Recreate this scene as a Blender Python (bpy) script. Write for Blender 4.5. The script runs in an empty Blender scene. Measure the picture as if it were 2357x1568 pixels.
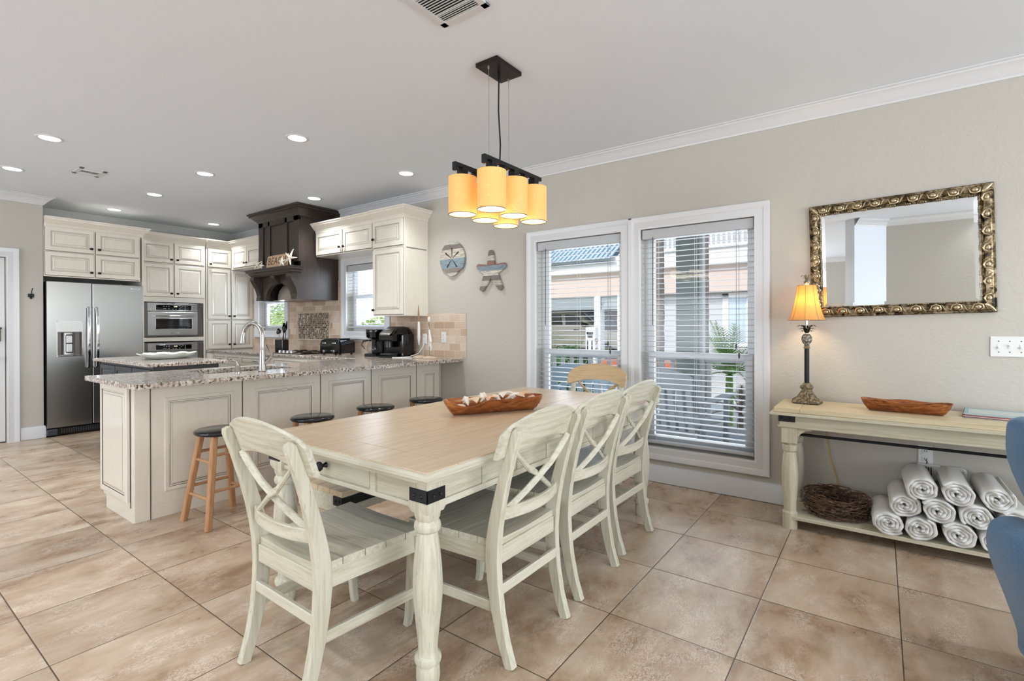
import bpy, bmesh, math, random
from math import sin, cos, pi, radians, sqrt
from mathutils import Vector, Matrix
random.seed(7)
C = bpy.context.scene.collection
sc = bpy.context.scene

# ------------------------------------------------------------------ camera
F_PX, YAW, PITCH, ROLL, CY, EYE = 1159.7, .63108, -.002891, -.002777, 754.1, 1.26
cam_d = bpy.data.cameras.new('camera'); cam = bpy.data.objects.new('camera', cam_d); C.objects.link(cam)
cam_d.sensor_fit = 'HORIZONTAL'; cam_d.sensor_width = 36.0
cam_d.lens = F_PX / 2357 * 36.0
cam_d.shift_y = -(784 - CY) / 2357
cam_d.clip_start = .05; cam_d.clip_end = 200
_f = Vector((-sin(YAW) * cos(PITCH), cos(YAW) * cos(PITCH), sin(PITCH)))
_r = Vector((cos(YAW), sin(YAW), 0)); _u = _r.cross(_f)
_r2 = _r * cos(ROLL) + _u * sin(ROLL); _u2 = -_r * sin(ROLL) + _u * cos(ROLL)
cam.matrix_world = Matrix(((_r2.x, _u2.x, -_f.x, 0), (_r2.y, _u2.y, -_f.y, 0), (_r2.z, _u2.z, -_f.z, EYE), (0, 0, 0, 1)))
sc.camera = cam

# ------------------------------------------------------------------ light and exposure
sc.view_settings.view_transform = 'Standard'
sc.view_settings.look = 'None'
sc.view_settings.gamma = 1.0
sc.view_settings.use_curve_mapping = False
sc.view_settings.exposure = .10
sc.cycles.use_denoising = True
sc.cycles.max_bounces = 7; sc.cycles.diffuse_bounces = 4; sc.cycles.glossy_bounces = 4
sc.cycles.transmission_bounces = 4; sc.cycles.transparent_max_bounces = 12
sc.cycles.caustics_reflective = False; sc.cycles.caustics_refractive = False
sc.cycles.sample_clamp_indirect = 6.0

w = bpy.data.worlds.new('sky'); sc.world = w; w.use_nodes = True
nt = w.node_tree; nt.nodes.clear()
_o = nt.nodes.new('ShaderNodeOutputWorld'); _b = nt.nodes.new('ShaderNodeBackground')
_tc = nt.nodes.new('ShaderNodeTexCoord'); _sx = nt.nodes.new('ShaderNodeSeparateXYZ'); _rp = nt.nodes.new('ShaderNodeValToRGB')
nt.links.new(_tc.outputs['Generated'], _sx.inputs[0]); nt.links.new(_sx.outputs['Z'], _rp.inputs[0])
_rp.color_ramp.elements[0].position = .0; _rp.color_ramp.elements[0].color = (.95, .97, 1, 1)
_rp.color_ramp.elements[1].position = .7; _rp.color_ramp.elements[1].color = (.55, .72, 1, 1)
nt.links.new(_rp.outputs[0], _b.inputs[0]); nt.links.new(_b.outputs[0], _o.inputs[0])
_b.inputs[1].default_value = 1.6

def lamp(name, kind, loc, energy, color=(1, 1, 1), rot=(0, 0, 0), **kw):
    d = bpy.data.lights.new(name, kind); d.energy = energy; d.color = color
    for k, v in kw.items(): setattr(d, k, v)
    o = bpy.data.objects.new(name, d); o.location = loc; o.rotation_euler = rot; C.objects.link(o)
    return o
# the sun stands high behind the house: it lights the neighbours' facade, the porch roof shades the windows
lamp('sun', 'SUN', (0, -10, 12), 3.2, (1, .95, .88), (radians(48), 0, radians(-24)), angle=radians(.6))
# daylight through the living room glass wall beside the camera
lamp('daylight_from_living_room_glass_wall', 'AREA', (5.2, -.2, 1.35), 310, (.86, .95, 1.04), (0, radians(90 + 6), 0), shape='RECTANGLE', size=2.2, size_y=6.4)
lamp('upward_fill_from_back', 'AREA', (-4.4, -5.0, 1.35), 215, (.86, .94, 1.04), (radians(90 + 50), 0, 0), shape='RECTANGLE', size=4.6, size_y=2.2)  # added fill lamp behind the camera, tilted up to brighten the ceiling
# daylight entering at the dining and kitchen windows
lamp('daylight_at_dining_windows', 'AREA', (-1.67, 4.32, 1.2), 26, (.86, .94, 1.04), (radians(-90), 0, 0), shape='RECTANGLE', size=1.9, size_y=1.8)
lamp('daylight_at_kitchen_window', 'AREA', (-5.14, 4.3, 1.6), 22, (.82, .92, 1.06), (radians(-90), 0, 0), shape='RECTANGLE', size=.75, size_y=.8)

lamp('daylight_at_hood_window', 'AREA', (-7.34, 4.3, 1.6), 14, (.82, .92, 1.06), (radians(-90), 0, 0), shape='RECTANGLE', size=.7, size_y=.8)
# ------------------------------------------------------------------ helpers
def srgb(h):
    h = h.lstrip('#'); v = [int(h[i:i + 2], 16) / 255 for i in (0, 2, 4)]
    return tuple(x / 12.92 if x <= .04045 else ((x + .055) / 1.055) ** 2.4 for x in v) + (1,)

class Mat:
    def __init__(s, name, color='#808080', rough=.5, metal=0., **kw):
        s.m = bpy.data.materials.new(name); s.m.use_nodes = True; s.t = s.m.node_tree
        s.b = s.t.nodes['Principled BSDF']; s.out = s.t.nodes['Material Output']
        s.b.inputs['Base Color'].default_value = srgb(color) if isinstance(color, str) else color
        s.b.inputs['Roughness'].default_value = rough; s.b.inputs['Metallic'].default_value = metal
        for k, v in kw.items(): s.b.inputs[k.replace('_', ' ')].default_value = v
    def n(s, kind, **kw):
        x = s.t.nodes.new('ShaderNode' + kind)
        for k, v in kw.items():
            if hasattr(x, k): setattr(x, k, v)
            else: x.inputs[k.replace('_', ' ')].default_value = v
        return x
    def l(s, a, b): s.t.links.new(a, b)
    def coord(s, scale=(1, 1, 1), loc=(0, 0, 0), kind='Object', rot=(0, 0, 0)):
        c = s.n('TexCoord'); m = s.n('Mapping'); m.inputs['Scale'].default_value = scale; m.inputs['Location'].default_value = loc
        m.inputs['Rotation'].default_value = rot
        s.l(c.outputs[kind], m.inputs[0]); return m.outputs[0]
    def noise(s, vec, scale, detail=4, rough=.55, dist=0.):
        x = s.n('TexNoise'); x.inputs['Scale'].default_value = scale; x.inputs['Detail'].default_value = detail
        x.inputs['Roughness'].default_value = rough; x.inputs['Distortion'].default_value = dist
        s.l(vec, x.inputs['Vector']); return x.outputs[0]
    def ramp(s, fac, stops):
        x = s.n('ValToRGB'); e = x.color_ramp.elements
        while len(e) < len(stops): e.new(.5)
        for i, (p, c) in enumerate(stops):
            e[i].position = p; e[i].color = srgb(c) if isinstance(c, str) else c
        s.l(fac, x.inputs[0]); return x.outputs[0]
    def mix(s, fac, a, b, mode='MIX'):
        x = s.n('Mix', data_type='RGBA', blend_type=mode)
        for k, v in ((0, fac), (6, a), (7, b)):
            if isinstance(v, (int, float)): x.inputs[k].default_value = v
            elif isinstance(v, str): x.inputs[k].default_value = srgb(v)
            elif isinstance(v, tuple): x.inputs[k].default_value = v
            else: s.l(v, x.inputs[k])
        return x.outputs[2]
    def math(s, op, a, b=None, c=None):
        x = s.n('Math', operation=op)
        for k, v in enumerate((a, b, c)):
            if v is None: continue
            if isinstance(v, (int, float)): x.inputs[k].default_value = v
            else: s.l(v, x.inputs[k])
        return x.outputs[0]
    def col(s, o): s.l(o, s.b.inputs['Base Color']); return s
    def bump(s, h, strength=.3, dist=.01):
        x = s.n('Bump'); x.inputs['Strength'].default_value = strength; x.inputs['Distance'].default_value = dist
        s.l(h, x.inputs['Height']); s.l(x.outputs[0], s.b.inputs['Normal']); return s

BW = lambda v: (v, v, v, 1)
M = {}
def simple(key, color, rough=.5, metal=0., **kw): M[key] = Mat(key, color, rough, metal, **kw).m

# room surfaces
def paint(key, color, rough=.55, bscale=55, bs=.25):
    x = Mat(key, color, rough); v = x.coord()
    h = x.ramp(x.noise(v, bscale, 5, .6, .6), [(.42, BW(0)), (.62, BW(1))]); x.bump(h, bs, .004)
    M[key] = x.m
paint('wall_paint', '#bdb8ae', .6, 38, .22)
paint('ceiling_paint', '#e5ebf3', .7, 60, .06)
simple('trim_white', '#d6d7d9', .35); simple('door_white', '#dcdddc', .4)
simple('vinyl_white', '#e4e6e8', .35); simple('plastic_white', '#e6e5e2', .35)
simple('slat_white', '#b8babd', .4)

def floor_tiles():
    x = Mat('travertine_floor_tile', '#bfa58b', .27); p = .5125
    c = x.n('TexCoord'); sep = x.n('SeparateXYZ'); x.l(c.outputs['Object'], sep.inputs[0])
    ux = x.math('DIVIDE', x.math('ADD', sep.outputs[0], .957 + p * 40), p); uy = x.math('DIVIDE', x.math('ADD', sep.outputs[1], -.492 + p * 40), p)
    gd = []
    for u in (ux, uy):
        f = x.math('FRACT', u); gd.append(x.math('MINIMUM', f, x.math('SUBTRACT', 1.0, f)))
    edge = x.math('MINIMUM', gd[0], gd[1])
    grout = x.math('LESS_THAN', edge, .0042)
    cm = x.n('CombineXYZ'); x.l(x.math('FLOOR', ux), cm.inputs[0]); x.l(x.math('FLOOR', uy), cm.inputs[1])
    wn = x.n('TexWhiteNoise'); x.l(cm.outputs[0], wn.inputs['Vector'])
    # every tile shows its own piece of the stone pattern
    off = x.n('VectorMath', operation='SCALE'); x.l(wn.outputs['Color'], off.inputs[0]); off.inputs['Scale'].default_value = 7.0
    add = x.n('VectorMath', operation='ADD'); x.l(c.outputs['Object'], add.inputs[0]); x.l(off.outputs[0], add.inputs[1])
    mp = x.n('Mapping'); mp.inputs['Scale'].default_value = (1.6, .8, 1); x.l(add.outputs[0], mp.inputs[0])
    big = x.noise(mp.outputs[0], 2.6, 9, .68, .35)
    base = x.ramp(big, [(.32, '#917459'), (.43, '#a98f76'), (.53, '#bba58d'), (.72, '#d0bfab')])
    vein = x.noise(mp.outputs[0], 46, 6, .75, .8)
    vm = x.math('SUBTRACT', 1.0, x.math('MULTIPLY', x.math('ABSOLUTE', x.math('SUBTRACT', vein, .5)), 26))
    patch = x.ramp(x.noise(mp.outputs[0], 5.5, 4), [(.48, BW(0)), (.62, BW(1))])
    vm = x.math('MULTIPLY', x.math('MAXIMUM', vm, 0.0), patch)
    c1 = x.mix(x.math('MULTIPLY', vm, .7), base, '#f0e6d8')
    dk = x.ramp(x.noise(mp.outputs[0], 9, 8, .75, .8), [(.54, BW(0)), (.78, BW(1))])
    c1 = x.mix(x.math('MULTIPLY', dk, .45), c1, '#8f765e')
    tone = x.math('MULTIPLY', x.math('SUBTRACT', wn.outputs['Value'], .5), .16)
    hs = x.n('HueSaturation'); x.l(x.math('ADD', tone, 1.0), hs.inputs['Value']); x.l(c1, hs.inputs['Color'])
    x.col(x.mix(grout, hs.outputs[0], '#4a3a2d'))
    x.l(x.math('ADD', x.math('MULTIPLY', big, .18), .2), x.b.inputs['Roughness'])
    x.bump(x.math('MINIMUM', x.math('MULTIPLY', edge, 90.0), 1.0), .5, .002)
    M['floor'] = x.m
floor_tiles()

# woods: antique painted / washed finishes, one per grain direction
def antique(key, base, dark, streak, gr, amt=.55, rough=.42):
    for ax, sc_ in (('x', (2.4, 60, 60)), ('y', (60, 2.4, 60)), ('z', (60, 60, 2.4))):
        x = Mat(key + '_' + ax, base, rough)
        v = x.coord(sc_); v2 = x.coord((1, 1, 1))
        g = x.noise(v, 1.0, 7, .7, .15)
        c = x.mix(x.ramp(g, [(.36, BW(1)), (.56, BW(0))]), base, dark)
        s = x.ramp(x.noise(v, 2.6, 9, .8, .25), [(.33, BW(1)), (.42, BW(0))])
        wear = x.ramp(x.noise(v2, 5, 4), [(.36, BW(.2)), (.6, BW(1))])
        c = x.mix(x.math('MULTIPLY', x.math('MULTIPLY', s, wear), amt), c, streak)
        x.col(c); x.bump(g, .25, gr)
        M[key + '_' + ax] = x.m
antique('antique_white', '#d0ccba', '#bab49f', '#5d4b37', .0022, .95)
antique('washed_top', '#d3bfa3', '#c2ab8b', '#745d44', .0014, .9, .30)
antique('console_paint', '#cfc9b3', '#bdb498', '#6b5b42', .0016, .45)
antique('console_top', '#d8c9a8', '#c9b791', '#8b7552', .0012, .35, .38)
antique('pale_back', '#c7ad86', '#b7996f', '#7d6447', .0016, .4)
antique('stool_wood', '#bf9068', '#ab7b54', '#7c5436', .0010, .4, .35)
antique('driftwood', '#cdb090', '#b4926f', '#7c5f45', .003, .6, .7)
antique('espresso', '#3d322c', '#2f2723', '#241d1a', .0008, .5, .38)
antique('palm_bark', '#8d8379', '#6d645b', '#4a423a', .02, .9, .9)
def bowlwood(key, a, b, c_, rough=.25):
    x = Mat(key, a, rough); v = x.coord((2.5, 9, 9)); g = x.noise(v, 3.2, 6, .6, 2.2)
    x.col(x.ramp(g, [(.3, c_), (.5, b), (.68, a)])); M[key] = x.m
bowlwood('dough_bowl', '#c07a45', '#a25f31', '#70391b', .22); bowlwood('root_bowl', '#b87a45', '#935227', '#54280f', .35)

# cabinets
x = Mat('cabinet_cream', '#d9cfba', .3); v = x.coord((8, 8, 2))
x.col(x.mix(x.ramp(x.noise(v, 4, 5), [(.4, BW(0)), (.8, BW(.5))]), '#e9e3d6', '#dfd7c6')); x.b.inputs['Coat Weight'].default_value = .7; x.b.inputs['Coat Roughness'].default_value = .07
M['cream'] = x.m
simple('glaze_and_gap_shade', '#54483a', .5)
simple('crown_lit', '#dcd3bd', .35)
# stone
def granite():
    x = Mat('granite', '#b8a998', .13); v = x.coord()
    a = x.noise(v, 62, 6, .75, .3); b = x.noise(v, 14, 4, .6, .8); m = x.n('TexVoronoi'); m.inputs['Scale'].default_value = 120; x.l(v, m.inputs['Vector'])
    c = x.ramp(a, [(.405, '#1d1a1a'), (.45, '#6e6258'), (.49, '#c2b7aa'), (.6, '#e4ddd4')])
    c = x.mix(x.ramp(b, [(.42, BW(.5)), (.56, BW(0))]), c, '#9b8d80')
    c = x.mix(x.math('LESS_THAN', m.outputs['Distance'], .17), c, '#3a312c')
    x.col(c); M['granite'] = x.m
granite()
def travertine(key, sx, cols, mortar, w_=.155, h_=.077, seed=0, frame=None):
    x = Mat(key, cols[1], .55)
    c = x.n('TexCoord'); sep = x.n('SeparateXYZ'); x.l(c.outputs['Object'], sep.inputs[0]); cm = x.n('CombineXYZ')
    x.l(sep.outputs[0] if sx == 'x' else sep.outputs[1], cm.inputs[0]); x.l(x.math('ADD', sep.outputs[2], seed), cm.inputs[1])
    b = x.n('TexBrick'); x.l(cm.outputs[0], b.inputs['Vector']); b.inputs['Scale'].default_value = 1
    b.inputs['Brick Width'].default_value = w_; b.inputs['Row Height'].default_value = h_; b.inputs['Mortar Size'].default_value = .003
    b.inputs['Color1'].default_value = BW(0); b.inputs['Color2'].default_value = BW(1); b.inputs['Mortar'].default_value = BW(.5); b.inputs['Mortar Smooth'].default_value = .3
    tone = x.ramp(b.outputs['Color'], [(0, cols[0]), (.5, cols[1]), (1, cols[2])])
    nz = x.noise(x.coord(), 60, 6, .7)
    tone = x.mix(x.ramp(nz, [(.5, BW(0)), (.75, BW(.45))]), tone, '#8f7760')
    x.col(x.mix(b.outputs['Fac'], tone, mortar)); x.bump(x.math('SUBTRACT', 1.0, b.outputs['Fac']), .5, .003); M[key] = x.m
travertine('travertine', 'x', ('#b39880', '#c8b29d', '#d6c6b4'), '#d6c8b6')
def mosaic():
    x = Mat('mosaic', '#555555', .12); c = x.n('TexCoord'); sep = x.n('SeparateXYZ'); x.l(c.outputs['Object'], sep.inputs[0])
    p = .0255; u = x.math('DIVIDE', x.math('ADD', sep.outputs[0], 20.0), .02); v = x.math('DIVIDE', x.math('ADD', sep.outputs[2], 20.0), p)
    fl = x.n('CombineXYZ'); x.l(x.math('FLOOR', u), fl.inputs[0]); x.l(x.math('FLOOR', v), fl.inputs[1])
    wn = x.n('TexWhiteNoise'); x.l(fl.outputs[0], wn.inputs['Vector'])
    col = x.n('ValToRGB'); col.color_ramp.interpolation = 'CONSTANT'; e = col.color_ramp.elements
    cs = ['#2a2320', '#6b5a4a', '#94806b', '#d8cdbd', '#3a302b', '#8d7c6b', '#a89784', '#241e1c']
    while len(e) < len(cs): e.new(.5)
    for i, k in enumerate(cs): e[i].position = i / len(cs); e[i].color = srgb(k)
    x.l(wn.outputs['Value'], col.inputs[0])
    g = []
    for q, th in ((u, .12), (v, .1)):
        f = x.math('FRACT', q); g.append(x.math('LESS_THAN', x.math('MINIMUM', f, x.math('SUBTRACT', 1.0, f)), th))
    gm = x.math('MAXIMUM', g[0], g[1]); x.col(x.mix(gm, col.outputs[0], '#b9a58f')); M['mosaic'] = x.m
mosaic()
# metals and appliances
x = Mat('brushed_steel', '#a9a9a7', .26, 1.); v = x.coord((1, 1, 160)); x.bump(x.noise(v, 2, 3), .03, .001); x.b.inputs['Anisotropic'].default_value = .4; M['steel'] = x.m
simple('panel_silver', '#c9c9c6', .35, .8); simple('dark_steel', '#6e6a66', .35, 1.); simple('nickel', '#b3b0aa', .22, 1.); simple('chrome', '#d8d8d8', .08, 1.)
simple('black_plastic', '#0d0d0f', .3); simple('gloss_black', '#0a0a0c', .08); simple('black_glass', '#060607', .04)
simple('iron', '#1b1c1f', .45, .4); simple('bronze', '#2a211d', .4, .6); simple('charcoal', '#3c3e42', .45)
simple('stool_black', '#14171a', .14); simple('hood_liner', '#8c8177', .25)
simple('bead_gold', '#b9a888', .3, .8)
x = Mat('gilt_frame', '#a98f68', .35, .75); v = x.coord(); x.col(x.ramp(x.noise(v, 26, 4, .6, 1.), [(.38, '#1f1b15'), (.5, '#6b5a3f'), (.66, '#b3a185')])); x.bump(x.noise(v, 40, 3), .4, .004); M['gilt'] = x.m
x = Mat('verdigris_bronze', '#6d6450', .55, .3); v = x.coord(); x.col(x.ramp(x.noise(v, 60, 4), [(.35, '#3f4336'), (.5, '#7a6a50'), (.65, '#a8977c')])); x.bump(x.noise(v, 90, 3), .5, .003); M['verdigris'] = x.m
x = Mat('grey_pineapple', '#8d877c', .5, .2); v = x.coord(); vo = x.n('TexVoronoi'); vo.inputs['Scale'].default_value = 75; x.l(v, vo.inputs['Vector']); x.col(x.ramp(vo.outputs['Distance'], [(.1, '#c2bcae'), (.6, '#5d574c')])); x.bump(vo.outputs['Distance'], -.8, .004); M['pine'] = x.m
simple('mirror_glass', '#f2f4f4', .005, 1.)
def glass(key, tint=(.98, 1, 1, 1), gl=.08):
    m = bpy.data.materials.new(key); m.use_nodes = True; t = m.node_tree; t.nodes.clear()
    o = t.nodes.new('ShaderNodeOutputMaterial'); mx = t.nodes.new('ShaderNodeMixShader'); tr = t.nodes.new('ShaderNodeBsdfTransparent'); g = t.nodes.new('ShaderNodeBsdfGlossy')
    tr.inputs[0].default_value = tint; g.inputs['Roughness'].default_value = .01; lw = t.nodes.new('ShaderNodeLayerWeight'); pw = t.nodes.new('ShaderNodeMath'); pw.operation = 'POWER'; pw.inputs[1].default_value = 4.0
    fr = t.nodes.new('ShaderNodeMath'); fr.operation = 'MULTIPLY_ADD'; fr.inputs[1].default_value = .7; fr.inputs[2].default_value = .03
    t.links.new(lw.outputs['Facing'], pw.inputs[0]); t.links.new(pw.outputs[0], fr.inputs[0]); t.links.new(fr.outputs[0], mx.inputs[0]); t.links.new(tr.outputs[0], mx.inputs[1]); t.links.new(g.outputs[0], mx.inputs[2]); t.links.new(mx.outputs[0], o.inputs[0])
    M[key] = m
glass('window_glass'); glass('carafe_glass', (.85, .85, .85, 1))
def glow(key, color, strength, base=None, pattern=False):
    x = Mat(key, base or color, .6); x.b.inputs['Emission Color'].default_value = srgb(color); x.b.inputs['Emission Strength'].default_value = strength
    if pattern:   # brush-like glyph scribbles in the shade paper
        v = x.coord(); n1 = x.noise(v, 13, 2, .4, 2.6)
        ln = x.math('SUBTRACT', 1.0, x.math('MINIMUM', x.math('MULTIPLY', x.math('ABSOLUTE', x.math('SUBTRACT', n1, .5)), 38), 1.0))
        gate = x.ramp(x.noise(v, 11, 2), [(.46, BW(0)), (.56, BW(1))])
        k = x.math('MULTIPLY', ln, gate)
        c = x.mix(x.math('MULTIPLY', k, .6), color, '#f8cf94'); x.l(c, x.b.inputs['Emission Color']); x.col(c)
    M[key] = x.m
glow('can_light', '#fffaf2', 9.0); glow('amber_paper', '#efb76c', .32, '#c49a66', True); glow('lamp_diffuser', '#fff0cc', 1.0)
glow('bulb', '#fff2d0', 25.0)
x = Mat('parchment_shade', '#d9a95a', .6); x.b.inputs['Emission Strength'].default_value = .55; v = x.coord()
vo = x.n('TexVoronoi', feature='DISTANCE_TO_EDGE'); vo.inputs['Scale'].default_value = 16; x.l(v, vo.inputs['Vector'])
cr = x.ramp(vo.outputs['Distance'], [(.0, BW(.35)), (.02, BW(0))]); c = x.mix(cr, '#f6d28f', '#b98a4c'); x.l(c, x.b.inputs['Emission Color']); x.col(c); x.b.inputs['Emission Strength'].default_value = .12
tl = x.n('BsdfTranslucent'); x.l(c, tl.inputs[0]); ms = x.n('MixShader'); ms.inputs[0].default_value = .62; x.l(x.b.outputs[0], ms.inputs[1]); x.l(tl.outputs[0], ms.inputs[2]); x.l(ms.outputs[0], x.out.inputs[0]); M['parchment'] = x.m
# fabrics, small things
x = Mat('terry_white', '#e6e5e0', .95); v = x.coord(); x.bump(x.noise(v, 240, 3, .7), .8, .004); x.b.inputs['Sheen Weight'].default_value = .3; M['terry'] = x.m
x = Mat('blue_wool', '#2f5f86', .95); v = x.coord(); x.col(x.ramp(x.noise(v, 300, 3), [(.35, '#2b5478'), (.65, '#4a7aa2')])); x.bump(x.noise(v, 500, 2), .4, .001); x.b.inputs['Sheen Weight'].default_value = .25; M['blue'] = x.m
simple('blue_piping', '#24486a', .9)
x = Mat('twig', '#5a4433', .85); v = x.coord((40, 40, 40)); x.col(x.ramp(x.noise(v, 1.2, 4), [(.3, '#2c2019'), (.55, '#6a4f3b'), (.75, '#94775c')])); M['twig'] = x.m
simple('ceramic_white', '#dfe5df', .22); simple('shell_white', '#e7dfd2', .4); simple('shell_tan', '#dcc6a9', .4); simple('shell_pink', '#e2bb9b', .4)
simple('starfish', '#e4dccb', .85); simple('carved_dark', '#6b4f3a', .8)
simple('red', '#b5352b', .4); simple('paper', '#dcdcd6', .6); simple('cover_pale', '#c3ccc6', .35); simple('cover_blue', '#8fb3bf', .35); simple('cover_dark', '#3b3f44', .4)
simple('yellow_cord', '#c4a33a', .5); simple('white_cord', '#dddbd5', .5); simple('driftbird', '#e4e4e0', .35); simple('sandstone', '#cdb89e', .85); simple('birdwood', '#9c7a60', .6)
def bands(key, cols, seed):
    x = Mat(key, cols[0], .75); c = x.n('TexCoord'); sep = x.n('SeparateXYZ'); x.l(c.outputs['Object'], sep.inputs[0])
    r = x.n('ValToRGB'); r.color_ramp.interpolation = 'CONSTANT'; e = r.color_ramp.elements
    while len(e) < len(cols): e.new(.5)
    for i, k in enumerate(cols): e[i].position = i / len(cols); e[i].color = srgb(k)
    x.l(x.math('ADD', x.math('MULTIPLY', sep.outputs[2], 1 / .40), .5), r.inputs[0])
    v = x.coord((3, 3, 50)); g = x.noise(v, 3, 5, .7)
    x.col(x.mix(x.ramp(g, [(.45, BW(0)), (.6, BW(.75))]), r.outputs[0], '#6d635c')); M[key] = x.m
bands('sea_boards', ['#c9c4b5', '#8a8078', '#8199a3', '#8199a3', '#cbc3b2', '#cbc3b2', '#7b726d', '#c8cabf'], 0)
bands('star_boards', ['#7d756c', '#c9c4b6', '#77706c', '#d2cdbd', '#8296a4', '#8d6a5f', '#c9c6b6', '#76706a'], 1)
# outside
x = Mat('grey_siding', '#b5b6b8', .7); c = x.n('TexCoord'); sep = x.n('SeparateXYZ'); x.l(c.outputs['Object'], sep.inputs[0]); f = x.math('FRACT', x.math('MULTIPLY', sep.outputs[2], 6.5)); x.bump(f, .8, .02); M['siding'] = x.m
x = Mat('tan_siding', '#d2bfb5', .7); c = x.n('TexCoord'); sep = x.n('SeparateXYZ'); x.l(c.outputs['Object'], sep.inputs[0]); f = x.math('FRACT', x.math('MULTIPLY', sep.outputs[2], 6.5)); x.bump(f, .8, .02); M['tan_siding'] = x.m
simple('outdoor_white', '#dcdcdc', .6); simple('porch_grey', '#8e9699', .6); simple('porch_column', '#9aa39f', .6); simple('rocker_grey', '#a6abaf', .6); simple('rocker_blue', '#a9c2d2', .6)
simple('roof_blue', '#b4c4d2', .35, .3); simple('concrete', '#b9b4ab', .85); simple('brick_red', '#b4664f', .8); simple('car_silver', '#b4aea2', .25, .5); simple('car_window', '#23282c', .08); simple('rubber', '#17181a', .8)
def leafmat(key, a, b):
    x = Mat(key, a, .5); x.col(x.ramp(x.noise(x.coord(), 9, 3), [(.35, a), (.65, b)])); M[key] = x.m
leafmat('leaf_palm', '#4c7a34', '#8db556'); leafmat('leaf_hedge', '#2f5a2c', '#5f8c45'); leafmat('leaf_bright', '#8dab4f', '#cfdc8a'); leafmat('leaf_tree', '#86a262', '#c3d39a'); leafmat('lawn', '#7f9a4c', '#a6b56b')

# ------------------------------------------------------------------ geometry
def basis(axis):
    a = Vector(axis).normalized(); h = Vector((0, 0, 1)) if abs(a.z) < .9 else Vector((1, 0, 0))
    u = h.cross(a).normalized(); return u, a.cross(u), a

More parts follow.
